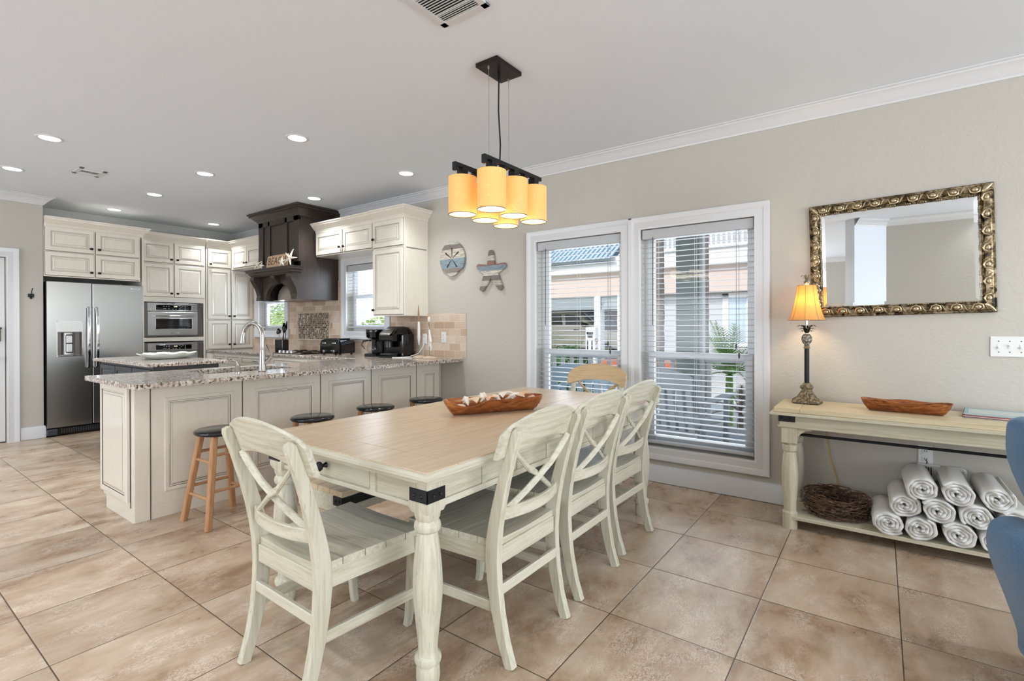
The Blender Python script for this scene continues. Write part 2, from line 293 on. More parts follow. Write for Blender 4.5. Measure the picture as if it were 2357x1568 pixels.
class G:
    def __init__(s): s.V = []; s.F = []; s.I = []; s.xf = None
    def add(s, vs, fs, mi=0):
        n = len(s.V)
        for p in vs:
            p = Vector(p); s.V.append(tuple(s.xf @ p) if s.xf else tuple(p))
        for f in fs: s.F.append([n + i for i in f]); s.I.append(mi)
        return s
    def box(s, x0, x1, y0, y1, z0, z1, bev=0., mi=0):
        if x0 > x1: x0, x1 = x1, x0
        if y0 > y1: y0, y1 = y1, y0
        if z0 > z1: z0, z1 = z1, z0
        if bev <= 0:
            v = [(x, y, z) for z in (z0, z1) for y in (y0, y1) for x in (x0, x1)]
            return s.add(v, [(0, 2, 3, 1), (4, 5, 7, 6), (0, 1, 5, 4), (2, 6, 7, 3), (0, 4, 6, 2), (1, 3, 7, 5)], mi)
        b = min(bev, (x1 - x0) * .45, (y1 - y0) * .45, (z1 - z0) * .45)
        bm = bmesh.new(); bmesh.ops.create_cube(bm, size=1)
        for q in bm.verts: q.co = Vector(((x0 + x1) / 2 + q.co.x * (x1 - x0), (y0 + y1) / 2 + q.co.y * (y1 - y0), (z0 + z1) / 2 + q.co.z * (z1 - z0)))
        bmesh.ops.bevel(bm, geom=bm.edges[:], offset=b, segments=1, affect='EDGES', profile=.5)
        bm.verts.index_update(); s.add([q.co.copy() for q in bm.verts], [[q.index for q in f.verts] for f in bm.faces], mi); bm.free(); return s
    def lathe(s, prof, n=20, c=(0, 0, 0), axis=(0, 0, 1), mi=0, sx=1., sy=1.):
        closed = prof[0] == prof[-1]
        u, w_, a = basis(axis) if tuple(axis) != (0, 0, 1) else (Vector((1, 0, 0)), Vector((0, 1, 0)), Vector((0, 0, 1)))
        c = Vector(c); vs = []; fs = []; m = len(prof)
        for r, z in prof:
            for k in range(n):
                t = 2 * pi * k / n; vs.append(c + u * (r * cos(t) * sx) + w_ * (r * sin(t) * sy) + a * z)
        for i in range(m - 1):
            for k in range(n):
                k2 = (k + 1) % n; fs.append((i * n + k, i * n + k2, (i + 1) * n + k2, (i + 1) * n + k))
        if prof[0][0] > 1e-4 and not closed: fs.append(tuple(range(n - 1, -1, -1)))
        if prof[-1][0] > 1e-4 and not closed: fs.append(tuple((m - 1) * n + k for k in range(n)))
        return s.add(vs, fs, mi)
    def cyl(s, p0, p1, r, r2=None, n=14, mi=0):
        p0 = Vector(p0); d = Vector(p1) - p0; L = d.length; r2 = r if r2 is None else r2
        return s.lathe([(r, 0), (r2, L)], n, p0, d / L if abs(d.x) + abs(d.y) > 1e-6 or d.z < 0 else (0, 0, 1), mi)
    def tube(s, pts, r, n=8, mi=0, flat=1.):
        P = [Vector(p) for p in pts]; vs = []; fs = []; m = len(P); up = None
        for i, p in enumerate(P):
            t = (P[min(i + 1, m - 1)] - P[max(i - 1, 0)]).normalized()
            if up is None: up = basis(t)[0]
            up = (up - t * up.dot(t)).normalized(); b = t.cross(up); ri = r[i] if isinstance(r, (list, tuple)) else r
            for k in range(n): a = 2 * pi * k / n; vs.append(p + up * (ri * cos(a) * flat) + b * (ri * sin(a)))
        for i in range(m - 1):
            for k in range(n): k2 = (k + 1) % n; fs.append((i * n + k, i * n + k2, (i + 1) * n + k2, (i + 1) * n + k))
        fs.append(tuple(range(n - 1, -1, -1))); fs.append(tuple((m - 1) * n + k for k in range(n)))
        return s.add(vs, fs, mi)
    def bar(s, pts, ws, hs, side, ch=.004, mi=0):
        """rectangular bar along pts; ws = width along `side`, hs = thickness across"""
        P = [Vector(p) for p in pts]; m = len(P); vs = []; fs = []; side = Vector(side).normalized()
        for i, p in enumerate(P):
            t = (P[min(i + 1, m - 1)] - P[max(i - 1, 0)]).normalized(); sd = (side - t * side.dot(t)).normalized(); nn = t.cross(sd)
            w_ = (ws[i] if isinstance(ws, (list, tuple)) else ws) / 2; h = (hs[i] if isinstance(hs, (list, tuple)) else hs) / 2; c = min(ch, w_ * .6, h * .6)
            for a, b in ((w_ - c, h), (w_, h - c), (w_, -h + c), (w_ - c, -h), (-w_ + c, -h), (-w_, -h + c), (-w_, h - c), (-w_ + c, h)): vs.append(p + sd * a + nn * b)
        for i in range(m - 1):
            for k in range(8): k2 = (k + 1) % 8; fs.append((i * 8 + k, (i + 1) * 8 + k, (i + 1) * 8 + k2, i * 8 + k2))
        fs.append(tuple(range(8))); fs.append(tuple((m - 1) * 8 + k for k in range(7, -1, -1)))
        return s.add(vs, fs, mi)
    def prism(s, pts, a0, a1, plane='xz', mi=0, bev=0.):
        """closed outline extruded; plane xz -> extruded along y, yz -> along x, xy -> along z. Simple (also concave) outlines."""
        from mathutils.geometry import tessellate_polygon
        def P(u, v, a): return {'xz': (u, a, v), 'yz': (a, u, v), 'xy': (u, v, a)}[plane]
        n = len(pts); tri = tessellate_polygon([[Vector((u, v, 0)) for u, v in pts]])
        vs = [P(u, v, a0) for u, v in pts] + [P(u, v, a1) for u, v in pts]
        fs = [tuple(t) for t in tri] + [tuple(n + i for i in reversed(t)) for t in tri] + [(i, (i + 1) % n, n + (i + 1) % n, n + i) for i in range(n)]
        return s.add(vs, fs, mi)
    def molding(s, path, prof, plane='xy', closed=False, mi=0, cap=True):
        """prof = [(o, h)]: offset to the left of the path, height along the third axis; mitred corners"""
        P = [Vector(p) for p in path]; m = len(P); nrm = []
        for i in range(m):
            def dirn(a, b): d = (P[b % m] - P[a % m]).normalized(); return Vector((-d.y, d.x))
            if closed: a, b = dirn(i - 1, i), dirn(i, i + 1)
            else: a = dirn(max(i - 1, 0), max(i - 1, 0) + 1); b = dirn(min(i, m - 2), min(i, m - 2) + 1)
            q = (a + b).normalized(); nrm.append(q / max(q.dot(a), .3))
        k = len(prof); vs = []; fs = []
        for i in range(m):
            for o, h in prof:
                q = P[i] + nrm[i] * o
                vs.append({'xy': (q.x, q.y, h), 'xz': (q.x, h, q.y), 'yz': (h, q.x, q.y)}[plane])
        for i in range(m if closed else m - 1):
            j = (i + 1) % m
            for t in range(k - 1): fs.append((i * k + t, j * k + t, j * k + t + 1, i * k + t + 1))
        if cap and not closed: fs.append(tuple(range(k))); fs.append(tuple((m - 1) * k + t for t in range(k - 1, -1, -1)))
        return s.add(vs, fs, mi)
    def ball(s, c, r, n=12, m=8, mi=0, sx=1, sy=1, sz=1, wob=0, seed=0):
        rnd = random.Random(seed); vs = [Vector((0, 0, 1))]; c = Vector(c)
        for i in range(1, m):
            for k in range(n):
                a = pi * i / m; t = 2 * pi * k / n; vs.append(Vector((sin(a) * cos(t), sin(a) * sin(t), cos(a))) * (1 + wob * (rnd.random() - .5)))
        vs.append(Vector((0, 0, -1))); fs = []
        for k in range(n): fs.append((0, 1 + k, 1 + (k + 1) % n)); fs.append((len(vs) - 1, 1 + (m - 2) * n + (k + 1) % n, 1 + (m - 2) * n + k))
        for i in range(m - 2):
            for k in range(n): k2 = (k + 1) % n; fs.append((1 + i * n + k, 1 + (i + 1) * n + k, 1 + (i + 1) * n + k2, 1 + i * n + k2))
        return s.add([c + Vector((v_.x * r * sx, v_.y * r * sy, v_.z * r * sz)) for v_ in vs], fs, mi)
    def obj(s, name, mat, parent=None, smooth=32, fix=True):
        me = bpy.data.meshes.new(name); me.from_pydata(s.V, [], s.F)
        mats = mat if isinstance(mat, (list, tuple)) else [mat]
        for k in mats: me.materials.append(M[k])
        if len(mats) > 1: me.polygons.foreach_set('material_index', [min(i, len(mats) - 1) for i in s.I])
        if fix:
            bm = bmesh.new(); bm.from_mesh(me); bmesh.ops.recalc_face_normals(bm, faces=bm.faces[:]); bm.to_mesh(me); bm.free()
        if smooth:
            me.polygons.foreach_set('use_smooth', [True] * len(me.polygons)); me.set_sharp_from_angle(angle=radians(smooth))
        me.update(); o = bpy.data.objects.new(name, me); C.objects.link(o)
        if parent is not None: o.parent = parent
        return o

def T(loc=(0, 0, 0), rz=0., rx=0., ry=0., s=1.):
    return Matrix.Translation(Vector(loc)) @ Matrix.Rotation(rz, 4, 'Z') @ Matrix.Rotation(ry, 4, 'Y') @ Matrix.Rotation(rx, 4, 'X') @ Matrix.Scale(s, 4)
def tag(o, label, cat, group=None, kind=None):
    o['label'] = label; o['category'] = cat
    if group: o['group'] = group
    if kind: o['kind'] = kind
    return o
def thing(name, label, cat, loc=(0, 0, 0), rz=0., group=None):
    o = bpy.data.objects.new(name, None); C.objects.link(o); o.empty_display_size = .1
    o.location = loc; o.rotation_euler = (0, 0, rz); return tag(o, label, cat, group)
def struct(o): o['kind'] = 'structure'; return o
def sempty(name, loc=(0, 0, 0)):
    o = bpy.data.objects.new(name, None); C.objects.link(o); o.location = loc; o['kind'] = 'structure'; return o
def dup(root, loc, rz=None, label=None, group=None):
    r = root.copy(); C.objects.link(r); r.location = loc
    if rz is not None: r.rotation_euler = (0, 0, rz)
    if label: r['label'] = label
    if group: r['group'] = group
    for ch in list(root.children):
        c = ch.copy(); C.objects.link(c); c.parent = r
        for g in list(ch.children): d = g.copy(); C.objects.link(d); d.parent = c
    return r
def text(s, size, mat, parent, loc, rot, name='lettering', ext=.001):
    cu = bpy.data.curves.new(name, 'FONT'); cu.body = s; cu.size = size; cu.extrude = ext; cu.align_x = 'CENTER'; cu.align_y = 'CENTER'
    tmp = bpy.data.objects.new('tmp', cu); C.objects.link(tmp); bpy.context.view_layer.update()
    me = bpy.data.meshes.new_from_object(tmp.evaluated_get(bpy.context.evaluated_depsgraph_get())); bpy.data.objects.remove(tmp); me.materials.clear()
    me.materials.append(M[mat]); o = bpy.data.objects.new(name, me); C.objects.link(o); o.parent = parent; o.location = loc; o.rotation_euler = rot; return o

WY = 3.965          # the long wall with the windows
CZ = 2.742          # ceiling height
# ================================================================== room shell
def wall_with_holes(name, mat, a0, a1, b0, b1, z1, holes, axis):
    """axis 'x': wall runs along x from a0..a1, thickness b0..b1; holes = [(h0,h1,z0,z1)]"""
    g = G(); xs = sorted(set([a0, a1] + [h for q in holes for h in q[:2]]))
    for i in range(len(xs) - 1):
        m = (xs[i] + xs[i + 1]) / 2; hs = [q for q in holes if q[0] < m < q[1]]
        spans = [(0, z1)] if not hs else [(0, hs[0][2]), (hs[0][3], z1)]
        for lo, hi in spans:
            if hi - lo < .001: continue
            if axis == 'x': g.box(xs[i], xs[i + 1], b0, b1, lo, hi)
            else: g.box(b0, b1, xs[i], xs[i + 1], lo, hi)
    return struct(g.obj(name, mat, smooth=0))
DW = [(-2.61, -1.755, .285, 2.045), (-1.585, -.73, .285, 2.045)]      # dining window openings
KW = [(-7.71, -6.97, 1.20, 2.04), (-5.51, -4.77, 1.20, 2.04)]         # kitchen window openings
wall_with_holes('wall_right', 'wall_paint', -8.6, 5.5, WY, WY + .16, CZ, DW + KW, 'x')
struct(G().box(-8.6, -8.45, -5.4, WY, 0, CZ).obj('wall_far', 'wall_paint', smooth=0))
wall_with_holes('wall_left', 'wall_paint', -5.4, 1.485, -8.45, -7.7, CZ, [(.28, 1.185, 0, 2.03)], 'y')
wall_with_holes('wall_back', 'wall_paint', -8.45, 5.5, -5.4, -5.25, CZ, [(-6.8, -2.0, .15, 2.45)], 'x')
wall_with_holes('wall_front', 'wall_paint', -5.4, WY + .16, 5.5, 5.65, CZ, [(-3.5, 3.1, .15, 2.45)], 'y')
struct(G().box(-8.6, 5.65, -5.4, WY + .16, -.06, 0).obj('floor', 'floor', smooth=0))
struct(G().box(-8.6, 5.65, -5.4, WY + .16, CZ, CZ + .08).obj('ceiling', 'ceiling_paint', smooth=0))
# a short partition and a hallway wall behind the camera, seen in the mirror
struct(G().box(.07, 2.6, -1.10, -.95, 0, CZ).obj('wall_nook', 'wall_paint', smooth=0))
struct(G().prism([(.07, -.95), (-.29, -.59), (-.40, -.69), (-.01, -1.10), (.07, -1.10)], 0, CZ, 'xy').obj('wall_angle', 'ceiling_paint', smooth=0))

CROWN = [(0, CZ - .092), (.008, CZ - .092), (.012, CZ - .08), (.02, CZ - .074), (.034, CZ - .055), (.056, CZ - .032), (.074, CZ - .022), (.078, CZ - .014), (.092, CZ - .010), (.092, CZ - .001)]
def trim(n, path, prof, mat='trim_white', **kw): return struct(G().molding(path, prof, **kw).obj('trim_%d' % n, mat, smooth=25))
trim(1, [(5.5, WY), (-8.45, WY), (-8.45, 1.485), (-7.7, 1.485), (-7.7, -5.25), (5.5, -5.25), (5.5, WY)], CROWN)
trim(8, [(-.29, -.59), (.07, -.95), (2.6, -.95)], CROWN)
BASE = [(0, .004), (.016, .004), (.016, .118), (.012, .128), (.010, .138), (.0, .142)]
struct(G().molding([(5.5, WY), (-3.80, WY)], BASE).obj('baseboard_right', 'trim_white', smooth=25))
struct(G().molding([(-8.3, 1.485), (-7.7, 1.485), (-7.7, 1.29)], BASE).molding([(-7.7, .17), (-7.7, -5.25)], BASE).obj('baseboard_left', 'trim_white', smooth=25))
struct(G().molding([(-.29, -.59), (.07, -.95), (2.6, -.95)], BASE).obj('baseboard_back', 'trim_white', smooth=25))
CAS = [(0, 0), (0, .018), (.012, .021), (.02, .019), (.055, .017), (.062, .021), (.075, .024), (.09, .028), (.098, .028), (.1, .024), (.1, 0)]
def casing(x0, x1, z0, z1, n, yy=WY, sgn=-1):
    return trim(n, [(x0, z0), (x0, z1), (x1, z1), (x1, z0)], [(o, yy + sgn * h) for o, h in CAS], plane='xz', closed=True)
casing(-2.61, -1.755, .285, 2.045, 2); casing(-1.585, -.73, .285, 2.045, 3)
casing(-7.71, -6.97, 1.20, 2.04, 4); casing(-5.51, -4.77, 1.20, 2.04, 5)
# the mullion strip between the two dining windows
struct(G().box(-1.666, -1.674, WY - .027, WY, .19, 2.14).obj('trim_6', 'trim_white'))
# door casing on the left wall
trim(7, [(1.185, 0), (1.185, 2.03), (.28, 2.03), (.28, 0)], [(-o, -7.7 + h) for o, h in CAS], plane='yz')

def sash_window(n, x0, x1, z0, z1, zm):
    r = sempty('window_%d' % n); y = WY + .085; g = G(); t = .035
    def ring(g, a, b, c, d, yy, t, dp=.03):
        g.box(a, b, yy, yy + dp, c, c + t); g.box(a, b, yy, yy + dp, d - t, d); g.box(a, a + t, yy, yy + dp, c + t, d - t); g.box(b - t, b, yy, yy + dp, c + t, d - t)
    ring(g, x0, x1, z0, z1, y + .012, .03, .05); g.obj('jamb', 'vinyl_white', r, 0)
    g = G(); ring(g, x0 + .03, x1 - .03, zm - .005, z1 - .03, y + .03, .04); o = g.obj('upper_sash', 'vinyl_white', r, 0)
    G().add([(x0 + .06, y + .046, zm + .02), (x1 - .06, y + .046, zm + .02), (x1 - .06, y + .046, z1 - .06), (x0 + .06, y + .046, z1 - .06)], [(0, 1, 2, 3)]).obj('pane', 'window_glass', o, 0)
    g = G(); ring(g, x0 + .03, x1 - .03, z0 + .03, zm + .045, y, .05); g.box((x0 + x1) / 2 - .04, (x0 + x1) / 2 + .04, y - .012, y, zm + .03, zm + .045)
    o = g.obj('lower_sash', 'vinyl_white', r, 0)
    G().add([(x0 + .07, y + .015, z0 + .07), (x1 - .07, y + .015, z0 + .07), (x1 - .07, y + .015, zm + .005), (x0 + .07, y + .015, zm + .005)], [(0, 1, 2, 3)]).obj('pane', 'window_glass', o, 0)
sash_window(1, *DW[0], 1.0); sash_window(2, *DW[1], 1.0); sash_window(3, *KW[0], 1.62); sash_window(4, *KW[1], 1.62)

def blind(x0, x1, z0, z1, label, pitch=.0425, tilt=3, drop=None, wand=True):
    t = thing('window_blind', label, 'window blind', ((x0 + x1) / 2, WY + .035, z1), 0, 'white slatted window blinds'); hw = (x1 - x0) / 2 - .008; H_ = z1 - (drop or z0)
    G().box(-hw, hw, -.032, .026, -.082, -.004, .004).obj('valance', 'slat_white', t)
    g = G(); k = int((H_ - .13) / pitch); a = radians(tilt)
    for i in range(k):
        z = -.105 - i * pitch; g.xf = Matrix.Translation((0, 0, z)) @ Matrix.Rotation(a, 4, 'X')
        g.add([(-hw, -.024, 0), (hw, -.024, 0), (hw, -.008, .0022), (-hw, -.008, .0022), (hw, .008, .0022), (-hw, .008, .0022), (hw, .024, 0), (-hw, .024, 0),
               (-hw, -.024, -.0022), (hw, -.024, -.0022), (hw, .024, -.0022), (-hw, .024, -.0022)],
              [(0, 1, 2, 3), (3, 2, 4, 5), (5, 4, 6, 7), (8, 11, 10, 9), (0, 8, 9, 1), (7, 6, 10, 11), (0, 3, 5, 7, 11, 8), (1, 9, 10, 6, 4, 2)])
    g.xf = None; g.obj('slats', 'slat_white', t, 20)
    zb = -.105 - k * pitch; G().box(-hw, hw, -.026, .026, zb - .018, zb + .004, .004).obj('bottom_rail', 'slat_white', t)
    g = G()
    for px in (-hw * .72, 0, hw * .72):
        for yy in (-.027, .027): g.cyl((px, yy, -.08), (px, yy, zb), .0011, n=5)
    g.obj('ladder_cords', 'white_cord', t)
    if wand:
        G().cyl((-hw * .78, -.036, -.07), (-hw * .78, -.04, -.78 if H_ > 1.2 else -.5), .0035, n=6).obj('tilt_wand', 'cover_dark', t)
        g = G()
        for dx, L in ((0, .93), (.02, 1.0)) if H_ > 1.2 else ((0, .5), (.015, .54)):
            g.cyl((hw * .72 + dx, -.034, -.08), (hw * .72 + dx, -.036, -L), .0012, n=5)
            g.lathe([(.002, 0), (.006, .012), (.008, .03), (.003, .042)], 8, (hw * .72 + dx, -.036, -L - .03))
        g.obj('pull_cord', 'cover_dark', t)
    return t
blind(*DW[0], 'white slatted blind in the left dining window, beside the wall starfish')
blind(*DW[1], 'white slatted blind in the wide dining window nearest the gilt mirror')
blind(*KW[0], 'white slatted blind in the kitchen window under the range hood', wand=False)
blind(*KW[1], 'white slatted blind in the kitchen window above the coffee makers', wand=False)

# entry door, only its edge is in the picture
dr = sempty('door_1'); g = G().box(-7.79, -7.745, .285, 1.18, .01, 2.025, .002)
g.obj('door_leaf', 'door_white', dr)
G().lathe([(.028, 0), (.03, .006), (.012, .012), (.011, .045), (.024, .052), (.028, .07), (.02, .085), (.0, .088)], 16, (-7.745, 1.10, .92), (1, 0, 0)).obj('door_knob', 'nickel', dr)
g = G().box(-7.745, -7.715, 1.065, 1.145, 1.10, 1.24, .01).box(-7.716, -7.708, 1.075, 1.135, 1.16, 1.225, .004, 1).cyl((-7.73, 1.105, 1.125), (-7.70, 1.105, 1.125), .02, n=14)
g.box(-7.748, -7.70, 1.06, 1.15, 1.238, 1.262, .006, 1); g.obj('keypad_lock', ['nickel', 'black_plastic'], dr)

# ================================================================== kitchen cabinets
def knob(door, x, z, y=-.022):
    g = G().cyl((x, y, z), (x, y - .014, z), .005, n=8).box(x - .016, x + .016, y - .028, y - .013, z - .013, z + .013, .004)
    return g.obj('knob', 'bronze', door)
def panel_geo(g, x0, x1, z0, z1, y=0., th=.02, fr=.052):
    """raised-panel front: flat frame, dark glazed groove, slope, dark line, raised centre. faces -y"""
    w_ = x1 - x0; h = z1 - z0; fr = min(fr, w_ * .24, h * .26)
    rings = [(0, 0, 0), (0, -th + .003, 0), (.004, -th, 0), (fr - .007, -th, 0), (fr - .005, -th + .001, 1), (fr - .0025, -th + .006, 0), (fr + .003, -th + .007, 0), (fr + .006, -th + .007, 1), (fr + .008, -th + .006, 0), (fr + min(.026, fr * .5), -th + .001, 0), (fr + min(.028, fr * .52), -th + .0012, 1), (fr + min(.031, fr * .55), -th, 0)]
    n0 = len(g.V)
    for d, yy, _ in rings: g.V += [tuple(g.xf @ Vector(p)) if g.xf else p for p in ((x0 + d, y + yy, z0 + d), (x1 - d, y + yy, z0 + d), (x1 - d, y + yy, z1 - d), (x0 + d, y + yy, z1 - d))]
    for i in range(len(rings) - 1):
        for k in range(4): k2 = (k + 1) % 4; g.F.append([n0 + i * 4 + k, n0 + i * 4 + k2, n0 + i * 4 + 4 + k2, n0 + i * 4 + 4 + k]); g.I.append(rings[i][2] if rings[i][2] and rings[i + 1][2] or rings[i][2] else 0)
    L = n0 + (len(rings) - 1) * 4; g.F.append([L, L + 1, L + 2, L + 3]); g.I.append(0); g.F.append([n0 + 3, n0 + 2, n0 + 1, n0]); g.I.append(0)
def door(parent, x0, x1, z0, z1, side=None, kz=None, name='door', pull=False, mats=('cream', 'glaze_and_gap_shade')):
    g = G(); panel_geo(g, x0, x1, z0, z1, 0); o = g.obj(name, list(mats), parent, 0)
    if pull:
        xm = (x0 + x1) / 2; zm = (z0 + z1) / 2
        G().tube([(xm - .045, -.02, zm), (xm - .042, -.04, zm), (xm, -.044, zm), (xm + .042, -.04, zm), (xm + .045, -.02, zm)], .004, 6).obj('handle', 'bronze', o)
    elif side: knob(o, (x1 - .028) if side == 'R' else (x0 + .028), kz)
    return o
def cab_body(g, x0, x1, y1, z0, z1, gaps=()):
    g.box(x0, x1, 0, y1, z0, z1, .002)
    for a, b, c, d in gaps: g.box(a, b, -.001, 0, c, d, 0, 1)   # gap shadow painted as a dark line round each door
    return g
CCR = [(0, 0), (.006, 0), (.006, .022), (.010, .026), (.012, .036), (.022, .044), (.048, .074), (.060, .084), (.062, .098), (.074, .102), (.076, .116), (0, .116)]
def crown(parent, path, z, name='crown', mats='cream'):
    return G().molding(path, [(o, z + h) for o, h in CCR]).obj(name, mats, parent, 20)
R90 = radians(90)

# cabinet over the fridge : local x = world Y, front faces world +X
t = thing('fridge_cabinet', 'cream four-door wall cabinet built in over the steel fridge', 'cabinet', (-7.70, 1.49, 0), R90)
ds = [(.012, .452, 2.147, 2.42, 'R', 2.20), (.472, .912, 2.147, 2.42, 'L', 2.20), (.012, .452, 1.862, 2.132, 'R', 1.915), (.472, .912, 1.862, 2.132, 'L', 1.915)]
g = G(); cab_body(g, 0, .93, .74, 1.845, 2.44, [(d[0] - .004, d[1] + .004, d[2] - .004, d[3] + .004) for d in ds]); g; g.obj('body', ['cream', 'glaze_and_gap_shade'], t, 0)
for d in ds: door(t, *d)
crown(t, [(.952, .12), (.952, 0), (0, 0)], 2.415)
# oven tower
t = thing('oven_cabinet', 'tall cream cabinet holding the microwave and wall oven beside the fridge', 'cabinet', (-7.90, 2.475, 0), R90)
ds = [(.02, .385, 2.14, 2.42, 'R', 2.185), (.405, .785, 2.14, 2.42, 'L', 2.185), (.02, .385, 1.675, 2.115, 'R', 1.72), (.405, .785, 1.675, 2.115, 'L', 1.72)]
g = G(); cab_body(g, 0, .80, .54, 1.60, 2.44, [(d[0] - .004, d[1] + .004, d[2] - .004, d[3] + .004) for d in ds])
g.box(-.038, -.016, -.198, .54, 0, 2.44).box(0, .022, 0, .54, .1, 1.6).box(.775, .80, 0, .54, .1, 1.6).box(.022, .775, 0, .54, 1.063, 1.12, .002).box(.022, .775, 0, .54, .1, .32).box(.0, .80, .05, .54, 0, .1); g.obj('body', ['cream', 'glaze_and_gap_shade'], t, 0)
for d in ds: door(t, *d)
crown(t, [(.80, 0), (-.0, 0)], 2.415)
# hutch cabinet standing on the far counter
t = thing('hutch_cabinet', 'tall cream cupboard with knobs standing on the far corner counter', 'cabinet', (-7.90, 3.285, 0), R90)
ds = [(.022, .345, 2.135, 2.40, 'L', 2.175), (.022, .337, 1.375, 2.11, 'R', 1.42), (.353, .668, 1.375, 2.11, 'L', 1.42), (.022, .337, .94, 1.355, 'R', 1.0), (.353, .668, .94, 1.355, 'L', 1.0)]
g = G(); cab_body(g, 0, .676, .54, .925, 2.44, [(d[0] - .004, d[1] + .004, d[2] - .004, d[3] + .004) for d in ds]); g.obj('body', ['cream', 'glaze_and_gap_shade'], t, 0)
for d in ds: door(t, *d)
crown(t, [(.345, 0), (0, 0)], 2.415)
# wall cabinet between hutch and hood (front faces -Y)
t = thing('upper_cabinet', 'cream two-door wall cabinet in the corner left of the range hood', 'cabinet', (-7.895, 3.635, 0), 0)
ds = [(.08, .50, 2.135, 2.40, 'R', 2.185), (.515, .94, 2.135, 2.40, 'L', 2.185)]
g = G(); cab_body(g, 0, 1.20, .325, 2.115, 2.44, [(d[0] - .004, d[1] + .004, d[2] - .004, d[3] + .004) for d in ds]); g.obj('body', ['cream', 'glaze_and_gap_shade'], t, 0)
for d in ds: door(t, *d)
crown(t, [(1.20, 0), (0, 0)], 2.415)
# cabinets right of the hood
t = thing('upper_cabinet', 'low cream two-door wall cabinet bridging over the kitchen window', 'cabinet', (-5.675, 3.635, 0), 0)
ds = [(.02, .55, 2.14, 2.405, 'R', 2.20), (.572, 1.10, 2.14, 2.405, 'L', 2.20)]
g = G(); cab_body(g, 0, 1.118, .325, 2.125, 2.44, [(d[0] - .004, d[1] + .004, d[2] - .004, d[3] + .004) for d in ds]); g.obj('body', ['cream', 'glaze_and_gap_shade'], t, 0)
for d in ds: door(t, *d)
crown(t, [(1.118, 0), (-.0, 0), (-.0, .33)], 2.415)
t = thing('upper_cabinet', 'tall narrow cream wall cabinet hung above the coffee makers', 'cabinet', (-4.555, 3.62, 0), 0)
ds = [(.012, .495, 2.125, 2.405, 'L', 2.215), (.012, .495, 1.39, 2.095, 'L', 1.44)]
g = G(); cab_body(g, 0, .508, .345, 1.372, 2.44, [(d[0] - .004, d[1] + .004, d[2] - .004, d[3] + .004) for d in ds])
g.box(.509, .512, .03, .315, 2.098, 2.104, 0, 1); g.obj('body', ['cream', 'glaze_and_gap_shade'], t, 0)
for d in ds: door(t, *d)
crown(t, [(.508, .345), (.508, 0), (0, 0)], 2.415)

# base cabinets along the far side
t = thing('base_cabinet', 'cream base cabinets with drawers under the far corner counter', 'cabinet', (-7.83, 3.285, 0), R90)
g = G(); cab_body(g, 0, .05, .60, .0, .886); g.box(.05, .68, 0, .60, .09, .886); g.box(.0, .30, .06, .6, 0, .09); g.obj('body', ['cream', 'glaze_and_gap_shade'], t, 0)
for i in range(3): door(t, .03, .30, [.74, .44, .12][i], [.87, .72, .42][i], name='drawer', pull=True)
t = thing('base_cabinet', 'long run of cream base drawers under the cooktop counter', 'cabinet', (-7.83, 3.37, 0), 0)
g = G(); cab_body(g, 0, 3.385, .59, .09, .886); g.box(0, 3.385, .06, .59, 0, .09); g.obj('body', ['cream', 'glaze_and_gap_shade'], t, 0)
xs = [.03, .40, .80, 1.62, 2.42, 2.92, 3.38]
for i in range(6):
    for z0_, z1_ in ((.74, .87), (.12, .72)): door(t, xs[i] + .01, xs[i + 1] - .01, z0_, z1_, name='drawer' if z0_ > .5 else 'door', pull=z0_ > .5)
# L-shaped granite top of the far side
g = G().box(-8.44, -7.80, 3.275, 3.33, .890, .922, .005).box(-8.44, -4.471, 3.33, WY - .001, .890, .922, .005)
tag(g.obj('worktop', 'granite'), 'speckled granite worktop running under the hood along the window wall', 'countertop')

# ================================================================== peninsula
t = thing('peninsula_cabinet', 'cream panelled peninsula with raised panels behind the black-topped stools', 'cabinet', (0, 0, 0))
g = G().box(-4.44, -3.86, 1.17, 1.60, .09, .886).box(-4.44, -3.86, 2.32, WY - .002, .09, .886).box(-4.44, -4.32, 1.60, 2.32, .09, .886).box(-3.88, -3.86, 1.60, 2.32, .09, .886).box(-4.32, -3.88, 1.60, 2.32, .09, .66).box(-4.38, -3.86, 1.17, WY - .002, 0, .09); g.obj('body', ['cream', 'glaze_and_gap_shade'], t, 0)
# panelled back (faces +X), split like the photo
R_ = Matrix.Rotation(R90, 4, 'Z')
ys = [1.17, 1.26, 1.85, 2.50, 3.03, 3.60, WY - .03]
for i in range(1, 6):
    g = G(); g.xf = Matrix.Translation((-3.86, 0, 0)) @ R_
    a, b = ys[i] + .004, ys[i + 1] - .004
    g.box(a, b, -.012, 0, .085, .884, .001); panel_geo(g, a + .075, b - .06, .165, .79, -.003, .018, .03)
    g.box(b + .0005, b + .0075, -.009, 0, .085, .884, 0, 1); g.obj('back_panel', ['cream', 'glaze_and_gap_shade'], t, 0)
g = G().box(-3.86, -3.848, 1.172, 1.258, .0, .884, .001).box(-3.86, -3.846, 1.258, 1.2625, .0, .884, 0, 1).box(-3.86, -3.848, 1.262, WY - .002, 0, .085, .001); g.obj('skirting', ['cream', 'glaze_and_gap_shade'], t, 0)
g = G(); g.xf = Matrix.Translation((0, 1.17, 0)); panel_geo(g, -4.43, -3.915, .125, .873, -.002, .02, .045); g.box(-3.905, -3.90, -.004, 0, .09, .88, 0, 1); g.obj('end_panel', ['cream', 'glaze_and_gap_shade'], t, 0)
q = [(0, 0), (.018, 0), (.018, .006), (.014, .016), (.006, .022), (0, .022)]
G().molding([(-3.848, WY - .003), (-3.848, 1.17), (-4.39, 1.17)], [(-o, h) for o, h in q]).obj('shoe_molding', 'cream', t)

